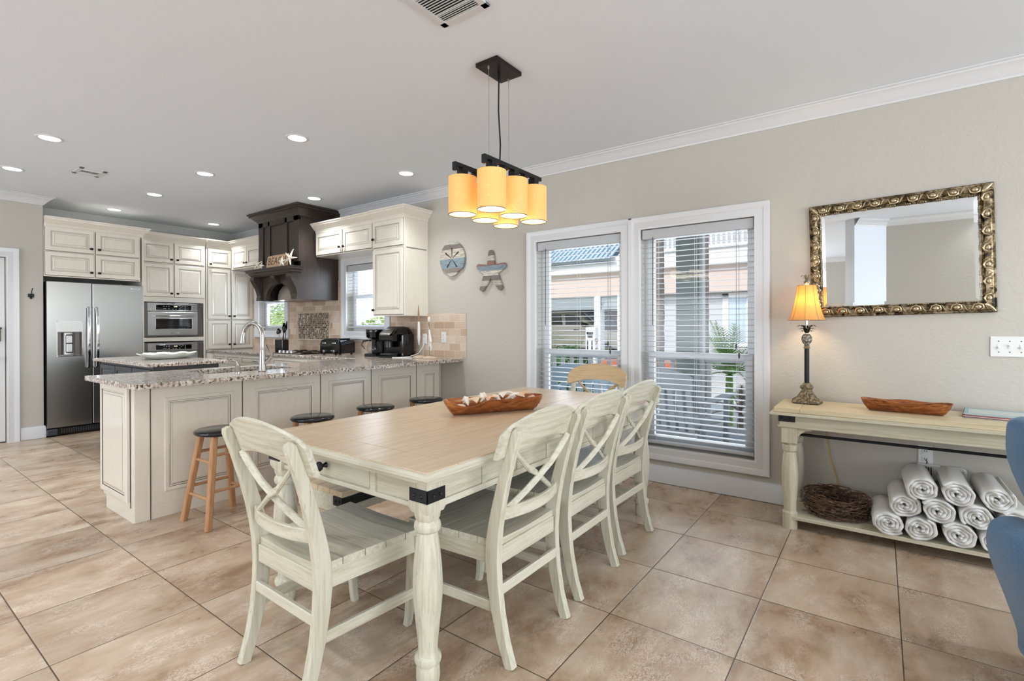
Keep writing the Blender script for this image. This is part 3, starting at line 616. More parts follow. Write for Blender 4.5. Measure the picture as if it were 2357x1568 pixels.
# slab with the sink cut out
g = G(); SX0, SX1, SY0, SY1 = -4.30, -3.90, 1.62, 2.30
for a, b, c, d in ((-4.47, SX0, 1.075, WY - .001), (SX1, -3.53, 1.075, WY - .001), (SX0, SX1, 1.075, SY0), (SX0, SX1, SY1, WY - .001)): g.box(a, b, c, d, .890, .922)
sl = tag(g.obj('countertop', 'granite', smooth=0), 'polished granite slab on the cream peninsula with the sink in it', 'countertop')
t = thing('kitchen_sink', 'undermount steel sink sunk in the granite peninsula', 'sink', (0, 0, 0))
g = G(); zb = .70
for a, b, c, d in ((SX0 - .008, SX0, SY0 - .008, SY1 + .008), (SX1, SX1 + .008, SY0 - .008, SY1 + .008), (SX0, SX1, SY0 - .008, SY0), (SX0, SX1, SY1, SY1 + .008)): g.box(a, b, c, d, zb, .889)
g.box(SX0 - .008, SX1 + .008, SY0 - .008, SY1 + .008, zb - .006, zb); g.obj('basin', 'nickel', t, 0)
G().cyl((-4.1, 1.96, zb), (-4.1, 1.96, zb + .004), .045, n=20).obj('drain', 'chrome', t)

fx, fy = -3.80, 1.975
t = thing('kitchen_faucet', 'tall gooseneck steel faucet with side lever at the peninsula sink', 'faucet', (fx, fy, .922))
pts = [(0, 0, .18)] + [(-.085 * (1 - cos(a)), -.028 * (1 - cos(a)), .27 + .095 * sin(a)) for a in [pi * k / 12 for k in range(0, 12)]] + [(-.172, -.057, .26)]
g = G().lathe([(.028, 0), (.03, .004), (.026, .02), (.022, .10), (.0185, .16), (.0185, .162), (.017, .165), (.0168, .20)], 18); g.tube(pts, .0165, 12); g.obj('spout', 'nickel', t)
g = G().tube([(-.168, -.056, .295), (-.173, -.058, .26), (-.178, -.060, .215)], [.0175, .021, .022], 12); g.obj('spray_head', 'nickel', t)
g = G().tube([(.012, .006, .055), (.028, .038, .085), (.03, .05, .11)], [.014, .016, .013], 10).tube([(.03, .05, .105), (.02, .05, .14), (.012, .045, .17), (.004, .034, .205)], [.009, .007, .010, .012], 8, flat=.6); g.obj('lever', 'nickel', t)
t = thing('soap_dispenser', 'small steel soap pump beside the gooseneck faucet', 'soap dispenser', (-3.81, 1.80, .922))
G().lathe([(.022, 0), (.022, .004), (.012, .012), (.015, .035), (.017, .05), (.010, .055), (.008, .066)], 16).obj('base', 'nickel', t)
G().tube([(0, 0, .06), (-.006, -.006, .085), (-.03, -.02, .095), (-.055, -.03, .085)], [.007, .006, .004, .003], 8).obj('nozzle', 'nickel', t)

# ================================================================== island
t = thing('kitchen_island', 'charcoal island cabinet between the fridge and the peninsula', 'island', (0, 0, 0))
g = G().box(-6.92, -5.46, 1.81, 2.39, .0, .888, .002); g.obj('body', 'charcoal', t, 0)
for i in range(3):
    g = G(); g.xf = Matrix.Translation((0, 1.81, 0)); panel_geo(g, -6.90 + i * .48, -6.44 + i * .48, .12, .86, 0, .018, .05); g.obj('door', ['charcoal', 'gloss_black'], t, 0)
g = G(); g.xf = Matrix.Translation((-5.46, 0, 0)) @ R_; panel_geo(g, 1.84, 2.36, .12, .84, 0, .016, .05); g.obj('end_panel', ['gloss_black', 'gloss_black'], t, 0)
tag(G().box(-6.98, -5.39, 1.745, 2.45, .890, .922, .005).obj('island_top', 'granite'), 'granite top of the charcoal island carrying the white platter', 'countertop')
# platter: oval, scalloped rim
t = Vector((-6.15, 2.18, .922)); vs = []; fs = []; n = 72; prof = [(.0, .012, 0), (.42, .012, 0), (.62, .018, 0), (.86, .045, .25), (1.0, .062, 1), (1.02, .058, 1), (.88, .034, .25), (.64, .004, 0), (.45, .0, 0), (0, .0, 0)]
for rr, z, sc_ in prof:
    for k in range(n):
        a = 2 * pi * k / n; w_ = 1 + .045 * cos(9 * a) * sc_; vs.append((.28 * cos(a) * rr * w_, .17 * sin(a) * rr * w_, z + .006 * sc_ * cos(9 * a)))
for i in range(len(prof) - 1):
    for k in range(n): k2 = (k + 1) % n; fs.append((i * n + k, i * n + k2, (i + 1) * n + k2, (i + 1) * n + k))
g = G(); g.xf = T(t, radians(100)); g.add(vs, fs); tag(g.obj('serving_platter', 'ceramic_white'), 'white scalloped oval platter on the granite island', 'platter')

# ================================================================== appliances
t = thing('refrigerator', 'stainless side-by-side fridge with a water dispenser', 'refrigerator', (-7.65, 1.50, 0), R90)
W = .935
G().box(0.01, .925, .09, .72, .0, 1.79, .004).obj('body', 'black_plastic', t)
def fdoor(n, x0, x1, holes=None):
    g = G(); z0, z1 = .105, 1.785
    if holes:
        a, b, c, d = holes
        for q in ((x0, a, z0, z1), (b, x1, z0, z1), (a, b, z0, c), (a, b, d, z1)): g.box(q[0], q[1], 0, .085, q[2], q[3])
    else: g.box(x0, x1, 0, .085, z0, z1, .005)
    return g.obj(n, 'steel', t, 0)
fl = fdoor('freezer_door', .004, .408, (.09, .322, .925, 1.325)); fr_ = fdoor('fridge_door', .418, .931)
g = G().box(.09, .322, -.004, .06, 1.205, 1.325, .003); g.obj('control_panel', 'panel_silver', fl)
g = G().box(.09, .322, .078, .084, .925, 1.205).box(.092, .098, .0, .08, .925, 1.2).box(.314, .320, 0, .08, .925, 1.2).box(.098, .314, .0, .08, 1.197, 1.205).box(.09, .096, -.006, .004, .92, 1.33, 0, 1).box(.316, .322, -.006, .004, .92, 1.33, 0, 1).box(.09, .322, -.008, .08, .918, .932, .003, 1).box(.09, .322, -.006, .002, 1.322, 1.33, 0, 1)
g.obj('dispenser_niche', ['dark_steel', 'chrome'], fl, 0)
g = G()
for k in range(9): a0_ = pi * k / 9; a1_ = pi * (k + 1) / 9; g.add([(.206 - .062 * cos(a0_), .078 - .055 * sin(a0_), .94), (.206 - .062 * cos(a1_), .078 - .055 * sin(a1_), .94), (.206 - .062 * cos(a1_), .078 - .055 * sin(a1_), 1.195), (.206 - .062 * cos(a0_), .078 - .055 * sin(a0_), 1.195)], [(0, 1, 2, 3)])
g.obj('spout_housing', 'panel_silver', fl, 60)
g = G().box(.172, .240, .012, .03, .96, 1.175, .010).box(.178, .234, .008, .03, 1.075, 1.168, .006, 1).box(.178, .234, .008, .03, .968, 1.068, .006, 1); g.obj('dispenser_paddle', ['black_plastic', 'panel_silver'], fl)
for o, x in ((fl, .374), (fr_, .452)):
    sg = -1 if o is fl else 1
    G().bar([(x, 0, 1.50), (x, -.035, 1.49), (x + .002 * sg, -.052, 1.35), (x + .004 * sg, -.056, 1.13), (x + .002 * sg, -.052, .92), (x, -.035, .79), (x, 0, .78)], .028, .012, (1, 0, 0), .003).obj('handle', 'chrome', o)
g = G().box(.0, .935, .03, .09, .01, .095, .004).box(.0, .10, .0, .06, .015, .09, .012, 1)
for k in range(34): g.box(.13 + k * .022, .142 + k * .022, .026, .03, .03, .082, 0, 1)
g.obj('toe_grille', ['black_plastic', 'charcoal'], t, 0)
b = G().box(.80, .90, -.004, 0, 1.735, 1.755, .001); b = b.obj('badge', 'chrome', t); text('FRIGIDAIRE', .013, 'charcoal', b, (.85, -.005, 1.745), (R90, 0, 0))

def oven_unit(name, label, z0, z1, hz, win, badge, loc, ctrl):
    t = thing(name, label, 'oven', loc, R90)
    G().box(.0, .732, .0, .45, z0, z1, .003).obj('trim_frame', 'dark_steel', t)
    G().box(.048, .655, -.022, 0, ctrl[0] - .012, z1 - .005, .003).obj('control_panel', 'steel', t)
    o = G().box(.048, .655, -.030, 0, z0 + .02, ctrl[0] - .022, .004).obj('oven_door', 'steel', t)
    g = G().box(.135, .58, -.026, -.022, ctrl[0], ctrl[1], .002).box(.142, .573, -.028, -.0255, ctrl[0] + .006, ctrl[1] - .006, 0, 1); d = g.obj('display', ['chrome', 'black_glass'], t, 0)
    g = G()
    for i, (px, pz) in enumerate([(.23, .7), (.25, .3), (.26, .7), (.29, .7), (.29, .3), (.23, .3), (.34, .25), (.375, .25), (.42, .8), (.42, .3), (.44, .6), (.46, .75), (.49, .75), (.49, .5), (.49, .25)]):
        zz = ctrl[0] + (ctrl[1] - ctrl[0]) * pz; g.box(px, px + .012, -.0287, -.028, zz - .002, zz + .002)
    g.obj('button_marks', 'plastic_white', d, 0); text('12:00', .02, 'lamp_diffuser', d, (.375, -.0287, ctrl[0] + (ctrl[1] - ctrl[0]) * .68), (R90, 0, 0), 'clock_digits')
    if win:
        g = G().box(.13, .585, -.034, -.03, win[0] - .008, win[1] + .008, .003).box(.138, .577, -.036, -.033, win[0], win[1], 0, 1); g.obj('oven_window', ['chrome', 'black_glass'], o, 0)
    g = G().cyl((.12, -.062, hz), (.60, -.062, hz), .011).cyl((.13, -.062, hz), (.13, -.028, hz), .008).cyl((.59, -.062, hz), (.59, -.028, hz), .008); g.obj('handle', 'chrome', o)
    if badge:
        bb = G().box(.295, .42, -.034, -.03, z0 + .04, z0 + .063, .001).obj('badge', 'chrome', o); text('KitchenAid', .017, 'charcoal', bb, (.3575, -.0352, z0 + .0515), (R90, 0, 0))
oven_unit('microwave_oven', 'built-in stainless microwave above the wall oven in the cream tower', 1.127, 1.59, 1.41, (1.235, 1.375), True, (-7.895, 2.505, 0), (1.487, 1.565))
oven_unit('wall_oven', 'built-in stainless wall oven under the microwave, partly behind the island', .34, 1.05, .875, (.50, .78), False, (-7.895, 2.505, 0), (.945, 1.018))

# cooktop
t = thing('cooktop', 'black glass gas cooktop set in the counter under the hood', 'cooktop', (-5.99, 3.66, .922))
G().box(-.33, .33, -.24, .24, 0, .008, .003).obj('glass_top', 'black_glass', t)
for px in (-.24, -.15, -.06, .03): G().lathe([(.021, 0), (.02, .012), (.016, .03), (.0, .032)], 12, (px, -.19, .008)).obj('control_dial', 'chrome', t)
for px, py in ((-.25, .08), (.25, .08), (-.02, .08)):
    g = G().lathe([(.045, 0), (.04, .008), (.0, .01)], 14, (px, py, .008))
    for a in range(4): g.box(px - .003 + .06 * cos(a * R90) - .05 * abs(cos(a * R90)), px + .003 + .06 * cos(a * R90) + .05 * abs(cos(a * R90)), py - .003 + .06 * sin(a * R90) - .05 * abs(sin(a * R90)), py + .003 + .06 * sin(a * R90) + .05 * abs(sin(a * R90)), .02, .028)
    g.obj('burner', 'black_plastic', t)

# ================================================================== range hood
t = thing('range_hood', 'dark espresso wooden range hood with a mantel shelf and corbels', 'range hood', (-6.17, 3.433, 0))
hw = .48
g = G().box(-hw, hw, 0, .53, 1.86, 2.64).box(-hw, -hw + .03, .0, .53, 1.60, 1.86).box(hw - .03, hw, .0, .53, 1.60, 1.86).box(-hw, hw, .51, .53, 1.6, 1.86); g.obj('body', 'espresso_z', t, 0)
G().box(-hw + .03, hw - .03, .16, .51, 1.605, 1.62).lathe([(.33, 0.004), (.325, .07), (.30, .13), (.24, .185), (.12, .225), (.0, .235)], 28, (0, .22, 1.60), sy=.50).box(-hw + .03, hw - .03, .30, .50, 1.6, 1.86).obj('liner', 'hood_liner', t)
g = G(); G3 = [(-hw, -.33), (-.20, -.13), (.14, .20), (.40, hw)]
for a, b in ((-hw, -.37), (-.245, -.20), (.16, .21), (.36, hw)): g.box(a, b, -.02, 0, 2.0, 2.62, .002)
g.box(-hw, hw, -.02, 0, 2.56, 2.64, .002).box(-hw, hw, -.02, 0, 1.99, 2.06, .002)
for a, b in ((-.36, -.255), (-.19, .15), (.22, .35)): g.box(a + .008, b - .008, -.006, 0, 2.07, 2.55, .003)
g.obj('panel_frame', 'espresso_z', t, 0)
HC = [(0, 2.60), (.012, 2.60), (.012, 2.615), (.02, 2.625), (.03, 2.64), (.055, 2.665), (.085, 2.69), (.10, 2.695), (.10, 2.715), (.115, 2.72), (.118, 2.738), (0, 2.738)]
G().molding([(hw, .53), (hw, -.0), (-hw, -.0), (-hw, .53)], [(o, h) for o, h in HC]).obj('crown', 'espresso_x', t, 20)
SH = [(0, 1.90), (.02, 1.90), (.03, 1.915), (.045, 1.925), (.055, 1.945), (.085, 1.955), (.09, 1.975), (.10, 1.98), (.10, 1.992), (0, 1.992)]
g = G().molding([(hw - .01, .0), (hw - .01, -.10), (-hw + .01, -.10), (-hw + .01, 0)], [(o * .75, h) for o, h in SH]).box(-hw + .01, hw - .01, -.10, 0, 1.90, 1.992); g.obj('mantel_shelf', 'espresso_x', t, 20)
# front valance with its arch
arch = [(-.37, 1.60)] + [(-.30 * cos(pi * k / 20), 1.60 + .215 * sin(pi * k / 20)) for k in range(21)] + [(.37, 1.60), (.37, 1.90), (-.37, 1.90)]
G().prism(arch, -.02, .03, 'xz').obj('arched_valance', 'espresso_x', t, 20)
g = G()
co = [(0, 1.90), (-.135, 1.90), (-.135, 1.865), (-.125, 1.84), (-.10, 1.80), (-.075, 1.76), (-.055, 1.70), (-.045, 1.66), (-.05, 1.645), (-.055, 1.60), (0, 1.60)]
for s_ in (-1, 1): G().prism(co, s_ * hw, s_ * (hw - .095), 'yz').obj('corbel', 'espresso_z', t, 20)
G().prism([(0, 1.90), (-.10, 1.90), (-.10, 1.87), (-.03, 1.80), (-.025, 1.80), (0, 1.80)], -.05, .05, 'yz').obj('keystone', 'espresso_z', t, 20)

# ornaments on the mantel shelf
t = thing('beach_sign', 'driftwood sign with the carved word BEACH on the hood mantel', 'sign', (-6.06, 3.335, 1.992)); t.rotation_euler = (radians(-8), 0, 0)
pl = [(-.235, 0), (.235, .0), (.238, .08), (.232, .165), (-.1, .163), (-.23, .16), (-.24, .07)]
G().prism(pl, -.008, .008, 'xz').obj('board', 'driftwood_x', t, 0); text('BEACH', .135, 'carved_dark', t, (0, -.0092, .085), (R90, 0, 0))
def starfish(g, r, th, n=5, a0=0):
    out = []
    for k in range(n * 2):
        a = a0 + pi * k / n; out.append((k, a))
    c0 = len(g.V); ring = []
    for y, sc_, up in ((-th, .30, 0), (0, 1., 0), (th, .30, 0)): pass
    tip = [(r * cos(a0 + 2 * pi * k / n), r * sin(a0 + 2 * pi * k / n)) for k in range(n)]
    for x, z in tip:
        L = sqrt(x * x + z * z); g.tube([(0, 0, 0), (x * .35, -.002, z * .35), (x * .7, -.003 * random.random(), z * .7), (x, .004, z)], [th * 1.5, th * 1.15, th * .75, th * .35], 7)
    return g
def star(loc, r, a0, label, rx=0, grp='starfish on the hood mantel'):
    g = starfish(G(), r, .011, 5, a0); o = g.obj('starfish', 'starfish'); o.location = loc; o.rotation_euler = (rx, 0, radians(10)); tag(o, label, 'starfish', grp)
star((-6.52, 3.33, 2.068), .088, radians(97), 'tall white starfish on the mantel, left end, leaning on the hood', radians(-10))
star((-6.395, 3.315, 2.036), .052, radians(80), 'small white starfish between the tall left starfish and the BEACH sign', radians(-10))
star((-5.875, 3.30, 2.05), .068, radians(95), 'white starfish overlapping the right end of the BEACH sign', radians(-8))
star((-5.74, 3.325, 2.09), .115, radians(70), 'largest white starfish standing right of the BEACH sign', radians(-8))

# ================================================================== backsplash and things on the far counter
g = G()
def spl(a, b, c, d): g.box(a, b, WY - .010, WY - .001, c, d)
spl(-7.90, -7.82, .922, 2.1); spl(-7.82, -6.86, .922, 1.09); spl(-6.86, -5.62, .922, 1.85); spl(-5.62, -4.66, .922, 1.09); spl(-4.66, -3.485, .922, 1.40)
struct(g.obj('wall_backsplash', 'travertine', smooth=0))
t = thing('mosaic_panel', 'framed mosaic of small dark and cream tiles over the cooktop', 'mosaic', (-6.24, WY - .010, 1.27))
G().box(-.365, .365, -.004, 0, -.18, .18).obj('tiles', 'mosaic', t, 0)
G().molding([(-.362, -.177), (-.362, .177), (.362, .177), (.362, -.177)], [(0, 0), (0, -.012), (.012, -.016), (.024, -.012), (.024, 0)], plane='xz', closed=True).obj('frame', 'travertine', t)
def outlet(loc, label, w_=.07, kind='outlet', toggles=0, name='wall_outlet'):
    t = thing(name, label, kind, loc)
    G().box(-w_ / 2, w_ / 2, -.006, 0, -.058, .058, .003).obj('cover_plate', 'plastic_white', t)
    if toggles:
        for k in range(toggles):
            px = -w_ / 2 + .0465 + k * .0465 - .02 + (.02 if toggles > 1 else 0) - .013
            G().box(px - .005, px + .005, -.008, -.006, -.013, .013, 0).box(px - .004, px + .004, -.016, -.006, (-.011 if k % 2 else .0), (.0 if k % 2 else .011), .001).obj('toggle', 'vinyl_white', t, 0)
            G().cyl((px, -.0075, .032), (px, -.006, .032), .003, n=8).cyl((px, -.0075, -.032), (px, -.006, -.032), .003, n=8).obj('screw', 'nickel', t)
    else:
        for z in (-.024, .024): G().box(-.016, .016, -.009, -.006, z - .014, z + .014, .002).box(-.007, -.004, -.0095, -.009, z - .003, z + .007, 0, 1).box(.004, .007, -.0095, -.009, z - .003, z + .007, 0, 1).obj('socket', ['vinyl_white', 'charcoal'], t, 0)
    return t
outlet((-3.80, WY - .011, 1.14), 'white plate with three dots on the tiles, right of the bird figures', name='blank_plate', kind='cover plate', toggles=0)
outlet((-4.09, WY - .011, 1.12), 'white outlet on the tiles behind the two bird figures')

t = thing('utensil_crock', 'tall square black crock on the counter beside the cooktop', 'crock', (-6.42, 3.60, .922), radians(20))
G().box(-.062, .062, -.062, .062, 0, .168, .008).box(-.054, .054, -.054, .054, .165, .170, 0).obj('crock', 'gloss_black', t)
def utensil(kind, dx, dy, lean, L, label):
    t = thing(kind, label, 'utensil', (-6.42 + dx, 3.60 + dy, 1.05), 0, 'kitchen tools in the black crock'); t.rotation_euler = (0, lean, 0)
    G().cyl((0, 0, 0), (0, 0, L), .005, n=8).obj('handle', 'nickel' if kind == 'ladle' else 'gloss_black', t)
    if kind == 'ladle': G().lathe([(.0, -.03), (.025, -.024), (.04, 0), (.042, .006), (.036, .0), (.0, -.022)], 14, (0, -.005, L + .02), (0, -1, .2)).obj('bowl', 'gloss_black', t)
    elif kind == 'spatula': G().bar([(0, 0, L - .02), (0, 0, L + .03), (0, .004, L + .11)], [.02, .075, .06], .004, (1, 0, 0)).obj('blade', 'gloss_black', t)
    elif kind == 'slotted_spoon': G().ball((0, 0, L + .035), .045, sx=.75, sy=.2, sz=1).obj('bowl', 'gloss_black', t)
    else: G().bar([(0, 0, L - .01), (.0, 0, L + .03), (.008, .0, L + .12)], [.012, .05, .008], .008, (1, 0, 0)).obj('head', 'gloss_black', t)
utensil('ladle', -.025, -.01, radians(-12), .13, 'black ladle leaning left out of the crock')
utensil('spatula', .0, .02, radians(4), .15, 'black spatula standing upright in the crock')
utensil('slotted_spoon', .025, -.01, radians(17), .14, 'black slotted spoon leaning right in the crock')
utensil('pasta_fork', .02, .03, radians(10), .17, 'pointed black server rising behind the other crock tools')

# toaster
def toaster(loc, rz):
    t = thing('toaster', 'glossy black four-slice toaster on the counter left of the window', 'toaster', loc, rz)
    prof = [(-.15, .015), (.15, .015), (.158, .05), (.155, .14), (.135, .175), (.09, .19), (-.09, .19), (-.135, .175), (-.155, .14), (-.158, .05)]
    G().prism([(a, b) for a, b in prof], -.125, .125, 'xz').obj('body', 'gloss_black', t, 40)
    g = G().prism([(a * .94, b * .96 + .002) for a, b in prof], -.14, -.125, 'xz'); g.obj('front_plate', 'gloss_black', t, 40)
    for x in (-.075, .075):
        G().box(x - .028, x + .028, -.16, -.135, .135, .15, .004).obj('lever', 'chrome', t); G().lathe([(.019, 0), (.017, .02), (0, .021)], 14, (x, -.14, .045), (0, -1, 0)).obj('dial', 'nickel', t)
    G().lathe([(.009, 0), (.008, .012), (0, .013)], 10, (.035, -.14, .05), (0, -1, 0)).obj('button', 'nickel', t)
    for x in (-.1, -.045, .045, .1): G().box(x - .012, x + .012, -.09, .09, .186, .193).obj('slot', 'iron', t, 0)
    for x in (-.12, .12):
        for y in (-.1, .1): G().cyl((x, y, 0), (x, y, .016), .012, n=8).obj('foot', 'iron', t)
    return t
toaster_ = toaster((-5.33, 3.70, .922), radians(14))
g = G(); g.xf = T((-5.33, 3.70, .922), radians(14)).inverted(); g.tube([(-6.35, 3.92, .928), (-6.0, 3.93, .927), (-5.75, 3.92, .928), (-5.52, 3.86, .93), (-5.40, 3.82, .94)], .004, 6).obj('power_cord', 'black_plastic', toaster_)

# drip coffee maker
t = thing('coffee_maker', 'black drip coffee maker with a glass carafe beside the toaster', 'coffee maker', (-4.66, 3.73, .922), radians(14))
G().lathe([(.10, 0), (.105, .01), (.10, .03), (.085, .038), (0, .038)], 26, (0, -.03, 0)).box(-.085, .085, .03, .12, 0, .29, .012).obj('base', 'gloss_black', t)
G().lathe([(.07, .20), (.09, .215), (.098, .27), (.10, .30), (.098, .305), (0, .305)], 24, (0, -.015, 0)).obj('filter_basket', 'gloss_black', t)
cf = G().lathe([(.055, .04), (.078, .055), (.083, .09), (.07, .14), (.05, .17), (.052, .185)], 24, (0, -.03, 0)).obj('carafe', 'carafe_glass', t)
G().lathe([(.054, .17), (.056, .19), (.02, .198), (0, .198)], 20, (0, -.03, 0)).obj('lid', 'black_plastic', cf)
G().tube([(-.05, -.06, .18), (-.10, -.09, .17), (-.115, -.10, .13), (-.085, -.075, .08)], [.009, .009, .008, .006], 8, flat=.7).obj('handle', 'black_plastic', cf)
# pod coffee machine
t = thing('pod_coffee_machine', 'tall black pod coffee machine with a silver handle under the cabinet', 'coffee machine', (-4.34, 3.755, .922), radians(8))
body = [(-.17, .0), (.14, .0), (.15, .05), (.155, .20), (.14, .27), (.09, .315), (.0, .325), (-.09, .30), (-.155, .262), (-.165, .235), (-.16, .18), (-.05, .175), (-.05, .035), (-.17, .03)]
G().prism([(a, b) for a, b in body], -.10, .10, 'yz').obj('body', 'gloss_black', t, 40)
G().prism([(-.13, .262), (-.10, .29), (.0, .335), (.09, .325), (.15, .27), (.155, .22), (.14, .22), (.08, .30), (.0, .31), (-.09, .275)], -.108, .108, 'yz').obj('lid', 'black_plastic', t, 40)
G().bar([(0, -.185, .245), (0, -.165, .265), (0, -.10, .297)], [.13, .16, .12], .012, (1, 0, 0), .004).obj('handle', 'nickel', t)
G().lathe([(.045, 0), (.045, .1), (.04, .11), (0, .11)], 16, (0, -.115, .11)).obj('brew_head', 'black_plastic', t); G().box(-.075, .075, -.175, -.05, .03, .042, .004).obj('drip_tray', 'charcoal', t)
G().box(.10, .145, -.06, .14, .01, .25, .01).obj('water_tank', 'gloss_black', t)
G().tube([(.10, .12, .10), (.15, .14, .05), (.17, .10, .008), (.13, .17, .005)], .005, 6).obj('power_cord', 'black_plastic', t)
# two bird sculptures on rods
def bird(x, y, h, tall, label):
    t = thing('bird_figure', label, 'figurine', (x, y, .922), radians(-20), 'white and driftwood bird figures')
    G().ball((0, 0, .004), .085, 18, 8, sx=1, sy=.75, sz=.28, wob=.12, seed=3).obj('stone_base', 'sandstone', t)
    G().cyl((0, 0, .02), (0, 0, h), .0022, n=6).obj('rod', 'nickel', t)
    if tall:
        G().bar([(0, 0, h - .03), (0, 0, h + .05), (.0, 0, h + .16), (-.003, 0, h + .22)], [.01, .046, .036, .026], [.01, .022, .02, .016], (1, 0, 0), .006).obj('body', 'driftbird', t)
        G().bar([(-.004, 0, h + .21), (-.006, 0, h + .27), (-.008, 0, h + .33), (-.014, 0, h + .40)], [.028, .036, .026, .004], [.014, .012, .008, .003], (1, 0, 0), .003).obj('beak', 'birdwood', t)
    else:
        G().bar([(0, 0, h - .01), (.02, 0, h + .04), (-.005, 0, h + .14), (-.01, 0, h + .20)], [.03, .05, .022, .012], [.012, .022, .014, .01], (1, 0, 0), .006).bar([(.01, 0, h + .03), (.035, 0, h - .02), (.03, .0, h - .06)], [.03, .022, .004], .012, (1, 0, 0), .004).obj('body', 'driftbird', t)
        G().bar([(-.006, 0, h + .10), (-.01, 0, h + .18), (-.012, 0, h + .25)], [.014, .026, .012], [.01, .01, .006], (1, 0, 0), .003).obj('neck', 'birdwood', t)
        G().ball((-.012, 0, h + .27), .024, sx=.9, sy=.5, sz=1.2).obj('head', 'driftbird', t)
bird(-3.98, 3.76, .17, True, 'taller bird figure with an upright brown beak beside the coffee machine')
bird(-3.80, 3.74, .14, False, 'smaller bird figure with a white head, at the counter end by the wall')
tag(G().tube([(-4.09, 3.945, 1.10), (-4.085, 3.92, 1.03), (-4.09, 3.85, .96), (-4.12, 3.75, .93), (-4.17, 3.64, .926), (-4.22, 3.60, .926), (-4.16, 3.60, .926), (-4.0, 3.68, .926)], .005, 7).obj('white_cord', 'white_cord'), 'white cable looping from the tile outlet down onto the granite', 'cord')

# ================================================================== dining table
TX0, TX1, TY0, TY1, TZ = -2.292, -1.205, 1.172, 3.30, .775
LEG = [(.034, 0), (.039, .012), (.042, .03), (.041, .065), (.036, .076), (.045, .083), (.048, .094), (.046, .106), (.037, .113), (.034, .13), (.037, .17), (.045, .24), (.0515, .31), (.053, .36), (.050, .42), (.044, .48), (.038, .525), (.036, .54), (.045, .548), (.048, .56), (.045, .574), (.038, .582), (.044, .592), (.047, .61), (.047, .64)]
def iron_bracket(p, x, y, sx, sy, z0, z1, lx, ly, hw):
    """corner strap wrapping a square post: faces point to sx, sy"""
    g = G().box(x + sx * hw, x + sx * (hw + .004), y + sy * (hw + .004), y + sy * (hw - ly), z0, z1, .001).box(x + sx * (hw + .004), x + sx * (hw - lx), y + sy * hw, y + sy * (hw + .004), z0, z1, .001)
    zm = (z0 + z1) / 2
    for k in (.3, .7):
        g.ball((x + sx * (hw + .004), y + sy * (hw - ly * k), zm), .007, 8, 6); g.ball((x + sx * (hw - lx * k), y + sy * (hw + .004), zm), .007, 8, 6)
    return g.obj('iron_strap', 'iron', p)
t = thing('dining_table', 'long farmhouse dining table with washed plank top and iron corner straps', 'dining table', (0, 0, 0))
g = G(); eb = .155                                  # breadboard ends, long planks between
g.box(TX0, TX1, TY0, TY0 + eb, TZ - .034, TZ, .003); g.box(TX0, TX1, TY1 - eb, TY1, TZ - .034, TZ, .003)
xs = [TX0, TX0 + .155, TX0 + .31, TX0 + .465, TX0 + .62, TX0 + .775, TX0 + .93, TX1]
for i in range(7):
    yj = [1.95, 2.35, 1.7, 2.6, 2.05, 2.45, 1.85][i]
    g.box(xs[i] + .0008, xs[i + 1] - .0008, TY0 + eb + .0016, 2.20, TZ - .034, TZ, .0014).box(xs[i] + .0008, xs[i + 1] - .0008, 2.202, TY1 - eb - .001, TZ - .034, TZ, .0012)
g.box(TX0 + .002, TX1 - .002, TY0 + .002, TY1 - .002, TZ - .034, TZ - .008, 0, 1)
g.obj('tabletop', ['washed_top_y', 'carved_dark'], t, 0)
E_ = [(0, TZ - .004), (.004, TZ - .006), (.010, TZ - .016), (.010, TZ - .026), (.004, TZ - .034), (.002, TZ - .040), (-.006, TZ - .044), (-.03, TZ - .044), (-.03, TZ - .036), (0, TZ - .034)]
_em = G().molding([(TX0, TY0), (TX0, TY1), (TX1, TY1), (TX1, TY0)], E_, closed=True)
_em.I = [0 if (k // (len(E_) - 1)) % 2 == 0 else 1 for k in range(len(_em.F))]; _em.obj('edge_molding', ['antique_white_y', 'antique_white_x'], t, 20)
li = .082
a0, a1, b0, b1 = TX0 + li, TX1 - li, TY0 + li, TY1 - li
g = G(); za, zb_ = .628, TZ - .044
g.box(a1 + .005, a1 + .027, b0 + .04, b1 - .04, za, zb_).box(a0 - .027, a0 - .005, b0 + .04, b1 - .04, za, zb_)
for k in range(1, 8):
    yk = b0 + .04 + (b1 - b0 - .08) * k / 8
    g.box(a1 + .027, a1 + .032, yk - .012, yk + .012, za, zb_).box(a0 - .032, a0 - .027, yk - .012, yk + .012, za, zb_)
g.box(a1 + .027, a1 + .036, b0 + .04, b1 - .04, za - .006, za + .018, .002); g.box(a0 - .036, a0 - .027, b0 + .04, b1 - .04, za - .006, za + .018, .002)
g.obj('side_apron', 'antique_white_y', t, 0)
G().box(a0 + .04, a1 - .04, b1 + .006, b1 + .026, za, zb_).obj('far_apron', 'antique_white_x', t, 0)
g = G().box(a0 + .04, a1 - .04, b0 - .026, b0 - .006, za, zb_)
g.box(a0 + .04, a1 - .04, b0 - .034, b0 - .026, za - .006, za + .012, .002).box(a0 + .04, a1 - .04, b0 - .034, b0 - .026, zb_ - .008, zb_)
for px in (-1.545, -2.0): g.box(px - .014, px + .014, b0 - .0335, b0 - .02, za - .004, zb_ + .002)
g.obj('near_apron', 'antique_white_x', t, 0)
o = G().box(-1.98, -1.565, b0 - .031, b0 - .02, za + .016, zb_ - .010, .003).obj('drawer', 'antique_white_x', t, 0)
G().lathe([(.012, 0), (.010, .004), (.007, .014), (.010, .02), (.018, .026), (.020, .034), (.015, .042), (0, .045)], 16, (-1.845, b0 - .031, .69), (0, -1, 0)).obj('knob', 'iron', o)
